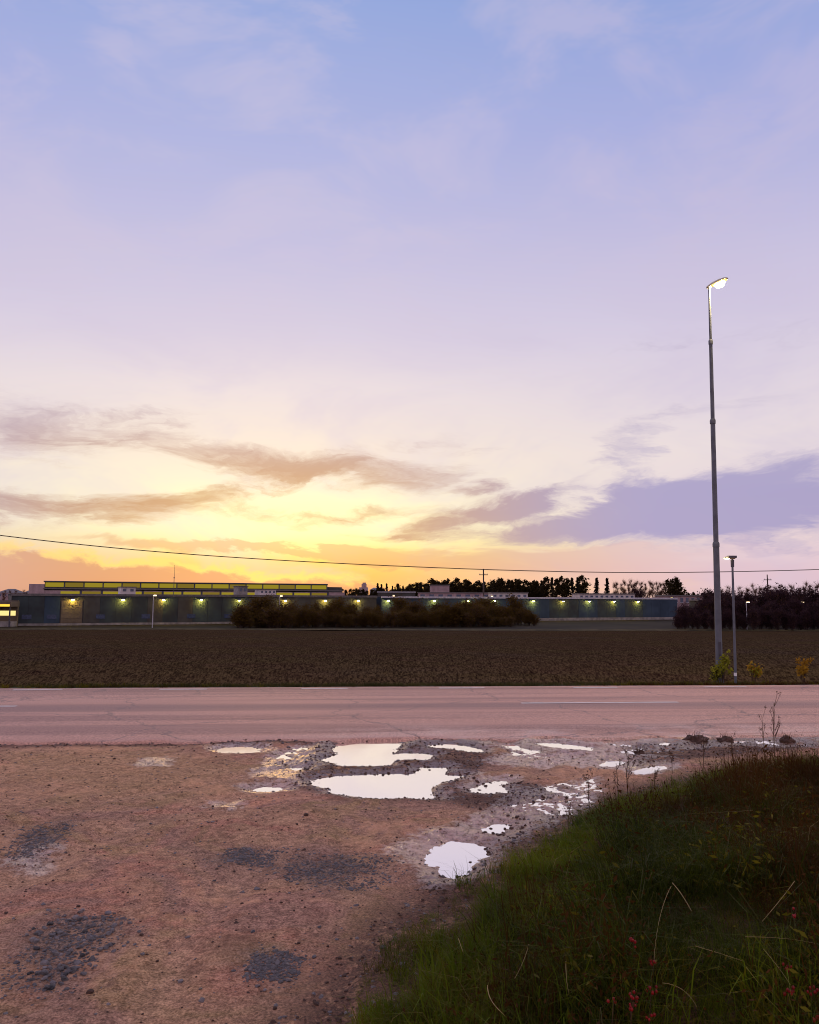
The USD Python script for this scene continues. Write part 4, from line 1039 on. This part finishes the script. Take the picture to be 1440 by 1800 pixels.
idx = np.where(tall < .45, np.where(zone > .5, 0, 2), np.where(zone > .56, 4, np.where(zone > .50, 1, np.where(zone > .44, 7, 3))))
r_ = rg.uniform(size=n); idx = np.where(r_ < .07, 5, np.where(r_ < .15, 6, np.where(r_ > .88, 2, idx)))
front = sstep(d, 1.5, .15) + sstep(Q[:, 1], 7.0, 9.0) * .5 + (zone - .5) * 1.6
idx = np.where((rg.uniform(size=n) < np.clip(front - .15, 0, .85)), np.where(rg.uniform(size=n) < .68, 8, 2), idx)
idx = np.where(rg.uniform(size=n) < .0045, 9, idx)
clump = meshkit.fbm(np.c_[Q[:, :2] * 3.2, np.zeros(n)], 3, 26)
scatter('/World/grass', tufts, Q, idx, rg.uniform(.65, 1.25, n) * (.55 + .45 * sstep(d, -.1, .6)) * (.40 + .85 * sstep(clump, .3, .7)), rg.uniform(0, 6.28, n), 'dense dark grass and weeds on the mound at the right', 'grass')
# verge grass over the road
n = 7000; tt = rg.uniform(-18, 22, n); s_ = rg.uniform(18.72, 20.3, n) + rg.normal(size=n) * .05
V = s_[:, None] * N + tt[:, None] * T; V[:, 2] = np.interp(s_, [18.75, 19.1, 19.5, 20.6], [-.04, -.02, -.1, -.2])
vt_ = [(blade_tuft(rg, 16, .08, .20, .006, .09, .45), 'verge_blade'), (blade_tuft(rg, 16, .08, .22, .006, .09, .45), 'olive_blade'), (blade_tuft(rg, 14, .08, .2, .006, .09, .5), 'rust_blade')]
zz = meshkit.fbm(np.c_[tt * .22, s_ * .6, s_ * 0], 3, 77) + rg.normal(size=n) * .08
scatter('/World/grass_001', vt_, V, np.where(zz > .54, 0, np.where(zz > .45, 1, 2)), rg.uniform(.5, 1.0, n) * np.interp(s_, [18.7, 19.3, 20.4], [.8, .9, .45]), rg.uniform(0, 6.28, n), 'olive grass strip along the far edge of the road', 'grass')

# ---- stones
def rock(rng, sub=1, squash=.6):
    m = trimesh.creation.icosphere(sub, 1.0); k = rng.normal(size=(7, 3)); k /= np.linalg.norm(k, axis=1, keepdims=True)
    for a in k:
        dd = m.vertices @ a; lim = rng.uniform(.45, .8); m.vertices -= np.maximum(dd - lim, 0)[:, None] * a
    m.apply_scale((rng.uniform(.8, 1.2), rng.uniform(.7, 1.1), squash * rng.uniform(.8, 1.2))); return m


rk = np.random.RandomState(5)
rocks = [rock(rk) for _ in range(6)]


def in_polys(P, polys, pad=0.0): return np.min([sdist(P, p, 2.0) for p in polys], 0) < pad


# picked-out stones: rubble heaps, the rims of the puddles, and single ones on the yard
cand = []
for x0, x1, y0, y1, k, s0, s1, mt in ((50, 200, 1612, 1738, 110, .008, .026, 'blue_stone'), (120, 240, 1600, 1680, 16, .012, .026, 'dark_stone'), (500, 690, 1505, 1556, 40, .008, .016, 'blue_stone'), (560, 860, 1300, 1405, 48, .012, .028, 'brown_clod'),
                                      (0, 700, 1400, 1790, 34, .010, .022, 'dark_stone'), (850, 1100, 1350, 1500, 46, .010, .026, 'brown_clod'), (440, 600, 1300, 1345, 26, .018, .034, 'dark_stone')):
    k0 = 0
    for _ in range(4000):
        x, y = rk.uniform(x0, x1), rk.uniform(y0, y1); q = flat(x, y)
        if mt == 'blue_stone' and sdist(q[None], min(GRAVP, key=lambda pp: pp.distance(shapely.Point(q[:2]))), 2.0)[0] > .08: continue
        if mt == 'brown_clod':
            dd = min(pp.boundary.distance(shapely.Point(q[:2])) for _, pp in PUDP)
            if dd > .16: continue
        cand.append((q, rk.uniform(s0, s1), mt)); k0 += 1
        if k0 >= k: break
for x, y, s in ((138, 1608, .045), (230, 1548, .032), (200, 1636, .04), (582, 1335, .055), (590, 1322, .05), (612, 1303, .06), (600, 1338, .04), (870, 1336, .05), (800, 1352, .05)):
    cand.append((flat(x, y), s, 'dark_stone'))
qs = np.array([c[0] for c in cand]); zs_ = ground_at(qs)
for (q, s, mt), z in zip(cand[:300], zs_):
    m = rocks[rk.randint(6)].copy(); m.apply_scale(s); a = rk.uniform(0, 6.28); m.apply_transform(trimesh.transformations.rotation_matrix(a, (0, 0, 1))); m.apply_translation((q[0], q[1], max(z, WATER - .01) + s * .18))
    part(yard, 'clod' if mt == 'brown_clod' else 'stone', m, mt)
n = 36000
G = np.c_[rk.uniform(-6, 6, n), rk.uniform(3.3, 11.8, n), np.zeros(n)]
ex = [np.c_[rk.uniform(*pp.bounds[::2], 1500), rk.uniform(*pp.bounds[1::2], 1500), np.zeros(1500)] for pp in GRAVP]
ex = np.vstack([e[sdist(e, pp, 1.0) + .55 * (meshkit.fbm(e * 5, 3, 3) - .5) + .12 * rk.normal(size=len(e)) < -.03] for e, pp in zip(ex, GRAVP)]); G = np.vstack([G, ex])
G = G[np.abs(G[:, 0]) < G[:, 1] * .52 + .3]; n = len(G)
ig, imd = in_polys(G, GRAVP, .12), in_polys(G, MUDP, .05) | (sdist(G, MOUND, 1.2) < .25 + .5 * (meshkit.fbm(np.c_[G[:, :2] * 2, G[:, 2]], 3, 8) - .3))
keep = (sdist(G, MOUND, 1.0) > -.25) & ((ig & (rk.uniform(size=n) < .85)) | imd | (rk.uniform(size=n) < .22)); G, ig, imd = G[keep], ig[keep], imd[keep]; n = len(G)
G[:, 2] = ground_at(G); keep = G[:, 2] > WATER - .008; G, ig, imd = G[keep], ig[keep], imd[keep]; n = len(G)
small = [(rocks[0], 'blue_stone'), (rocks[1], 'blue_stone'), (rocks[2], 'dark_stone'), (rocks[3], 'brown_clod'), (rocks[4], 'brown_clod')]
idx = np.where(ig, rk.randint(0, 3, n), np.where(imd, rk.randint(2, 5, n), rk.randint(2, 5, n)))
gs = scatter('/World/gravel_yard/loose_gravel', small, G, idx, rk.gamma(3, .0022, n) + .002 + .010 * imd * rk.uniform(size=n) ** 3, rk.uniform(0, 6.28, n))

# ---- broken clods and tussocks along the road edge at the right
for x, y, w, h, label in ((1222, 1301, .36, .085, 'big dark clod of turf at the road edge above the grass mound'), (1275, 1300, .22, .06, 'flat dark clod of turf right of the big one at the road edge'), (1385, 1303, .20, .08, 'pointed dark clod of turf at the road edge near the right border'), (1125, 1322, .16, .05, 'small dark clod left of the road edge clods, beside the oval puddle')):
    m = trimesh.creation.icosphere(3, 1.0); m.vertices *= (1 + 1.1 * (meshkit.fbm(m.vertices * 2.2 + x, 4, 3) - .5))[:, None]; m.apply_scale((w / 2, w / 3, h)); p = flat(x, y)
    m.vertices[:, 2] += .5 * h * (meshkit.fbm(np.c_[m.vertices[:, :2] * 16, m.vertices[:, :1] * 0], 3, int(x)) - .5)
    t = thing('turf_clod', label, 'clod', (p[0], p[1], float(ground_at(p[None])[0])))
    part(t, 'soil', m, 'brown_clod', True)
    part(t, 'grass_tuft', join([blade_tuft(rk, 22, .05, .14, .003, w * .35, .7)]).apply_translation((0, 0, h * .6)), 'rust_blade', kind='stuff')


# ---- single dry stalks, straws and berries in the grass
def stalk(px, py, top, dist_guess, label, mat='brown_stalk', bend=(0, 0), branches=5, r=.0035, seeds=True, seed=0, name='weed_stalk', cat='weed'):
    rng = np.random.RandomState(seed); p = flat(px, py) if dist_guess is None else at(px, py, dist_guess)
    z = float(ground_at(p[None])[0]); h = at(px, top, p[1])[2] - z
    t = thing(name, label, cat, (p[0], p[1], z - .02))
    e = np.array([bend[0], bend[1], h]); m = e * [.4, .4, .55] + rng.normal(size=3) * .015
    part(t, 'stem', tube([(0, 0, 0), m, e], [r, r * .8, r * .45], 6), mat, True)
    for i in range(branches):
        q = rng.uniform(.35, .95); b = m * (1 - abs(q - .5)) + (e if q > .5 else 0 * e) * abs(q - .5) if False else (e * q + np.array([rng.normal() * .004, 0, 0])); a = rng.uniform(0, 6.28); L = h * rng.uniform(.12, .28)
        f = b + [math.cos(a) * L * .5, math.sin(a) * L * .4, L]
        br = part(t, 'branch', tube([b, (b + f) / 2 + [0, 0, -.01], f], [r * .55, r * .45, r * .3], 5), mat, True)
        if seeds:
            c = f + rng.normal(size=(14, 3)) * [.008, .008, .018]; part(br, 'seed_head', leaf_cards(c, .009, rng), mat)


for i, (x, y, tp_, br, r, lb) in enumerate(((1362, 1330, 1232, 12, .006, 'tallest bare reddish weed, branched, standing against the road'), (1345, 1332, 1255, 6, .004, 'thin bare weed just left of the tallest one'), (1236, 1352, 1290, 6, .005, 'brown weed at the crest of the mound, below the big turf clod'),
                                          (1182, 1362, 1318, 5, .004, 'short weed at the crest left of the big turf clod'), (1104, 1400, 1325, 8, .005, 'dark weed rising before the oval puddle'), (1088, 1408, 1338, 5, .004, 'thin dark weed next left of the weed before the oval puddle'),
                                          (1150, 1385, 1352, 5, .005, 'bushy weed right of the oval puddle'), (1040, 1450, 1360, 6, .004, 'slim upright weed right of the broken muddy puddle'), (1000, 1480, 1405, 6, .004, 'weed at the left rim of the mound by the muddy puddle'),
                                          (1290, 1345, 1290, 6, .004, 'reddish weed on the crest between the clods'), (1200, 1500, 1400, 7, .004, 'brown weed in the middle of the dark grass'), (1310, 1480, 1385, 7, .004, 'tall brown weed in the rusty patch of grass'), (1050, 1560, 1470, 6, .004, 'dark weed halfway down the slope of the mound'))):
    stalk(x, y, tp_, None, lb, branches=br, r=r, seed=40 + i, bend=(.02 * (-1) ** i, 0))


def over_grass(px, py, clear):          # how far ahead the sight line first comes down to the grass tops
    ds = np.arange(3.4, 11.8, .05); pts = np.array([at(px, py, q) for q in ds])
    hit = np.nonzero(pts[:, 2] <= ground_at(pts) + clear)[0]
    return ds[hit[0]] if len(hit) else ds[-1]


def straw(pts, label, r=.0028, mat='straw'):
    w = np.array([at(x, y, over_grass(x, y, .24) - dz * .3) for x, y, dz in pts]); cs2 = CubicSpline(np.arange(len(w)), w); w = cs2(np.linspace(0, len(w) - 1, 14))
    m = usdkit.mesh(stage, numbered('/World', 'straw'), tube(w, np.linspace(r, r * .5, len(w)) * .55, 5), LOOK[mat], smooth=True); tag(m.GetPrim(), label, 'straw')


straw([(1182, 1552, 0), (1198, 1572, .03), (1216, 1602, .06)], 'bright bent straw in the dark grass, pointing down to the right', .0034)
straw([(1180, 1558, 0), (1165, 1595, .02), (1155, 1640, .03), (1150, 1690, .05)], 'long thin straw hanging down from the bent bright one', .0020)
straw([(1397, 1549, .05), (1375, 1578, .03), (1340, 1620, 0)], 'slanting straw near the right border', .0024)
straw([(1222, 1663, 0), (1262, 1675, 0), (1305, 1689, 0)], 'straw lying flat in the middle of the lower grass', .0022)
straw([(1342, 1668, .02), (1368, 1700, .01), (1390, 1732, 0)], 'thin straw slanting down at the lower right', .0020)
straw([(857, 1732, 0), (862, 1755, .01), (874, 1772, .02), (888, 1786, .03)], 'curved pale straw at the bottom left of the grass', .0034)
straw([(806, 1650, 0), (810, 1662, 0), (814, 1673, 0)], 'short pale straw on the edge of the mound', .003)
straw([(1310, 1647, 0), (1380, 1650, 0), (1440, 1660, 0)], 'long thin straw reaching the right border', .0018)
straw([(1165, 1728, 0), (1200, 1740, 0), (1225, 1770, .02)], 'dull straw between the berry clusters', .0020)
straw([(930, 1660, 0), (920, 1690, .01), (905, 1720, .02)], 'thin upright straw left of the berries', .0020)
straw([(995, 1690, 0), (996, 1720, .01), (1000, 1745, .02)], 'thin upright straw beside the leftmost berries', .0018)


def berries(px, py, k, label, seed):
    rng = np.random.RandomState(seed); p = at(px, py, over_grass(px, py, .23)); z = float(ground_at(p[None])[0]); h = p[2] - z
    t = thing('berry_twig', label, 'berry twig', (p[0], p[1], z))
    part(t, 'twig', tube([(rng.normal() * .05, .06, -.02), (0, .03, h * .6), (0, 0, h + .02)], [.003, .0025, .0015], 5), 'brown_stalk', True)
    for _ in range(k):
        c = rng.normal(size=3) * [.012, .010, .008] + [0, 0, h]; m = trimesh.creation.icosphere(2, rng.uniform(.0045, .0065)); m.apply_scale((1, 1, 1.25)); m.apply_translation(c)
        bb = part(t, 'berry', m, 'rose_berry', True)
        part(bb, 'tip', tube([c - [0, 0, .009], c - [0, 0, .013]], [.0022, .001], 5), 'brown_stalk')


for i, (x, y, k, lb) in enumerate(((1115, 1653, 6, 'topmost red berry cluster, lone in the dark grass'), (1150, 1690, 6, 'red berry cluster at the foot of the long hanging straw'), (1111, 1750, 7, 'brightest red berry cluster, lower left group'), (1146, 1741, 8, 'broad dark red berry cluster right of the brightest one'),
                                   (1112, 1772, 6, 'red berry cluster directly under the brightest one'), (1079, 1764, 3, 'small red berries left of the lower group'), (1143, 1788, 4, 'lowest red berries at the bottom border'), (1387, 1700, 6, 'red berry cluster right of the flat straw'),
                                   (1388, 1744, 7, 'red berry cluster under the thin slanting straw'), (1430, 1742, 6, 'dark red berries touching the right border'), (1437, 1788, 5, 'red berries in the bottom right corner'), (1400, 1604, 4, 'dull reddish berries high near the right border'))):
    berries(x, y, k, lb, 70 + i)
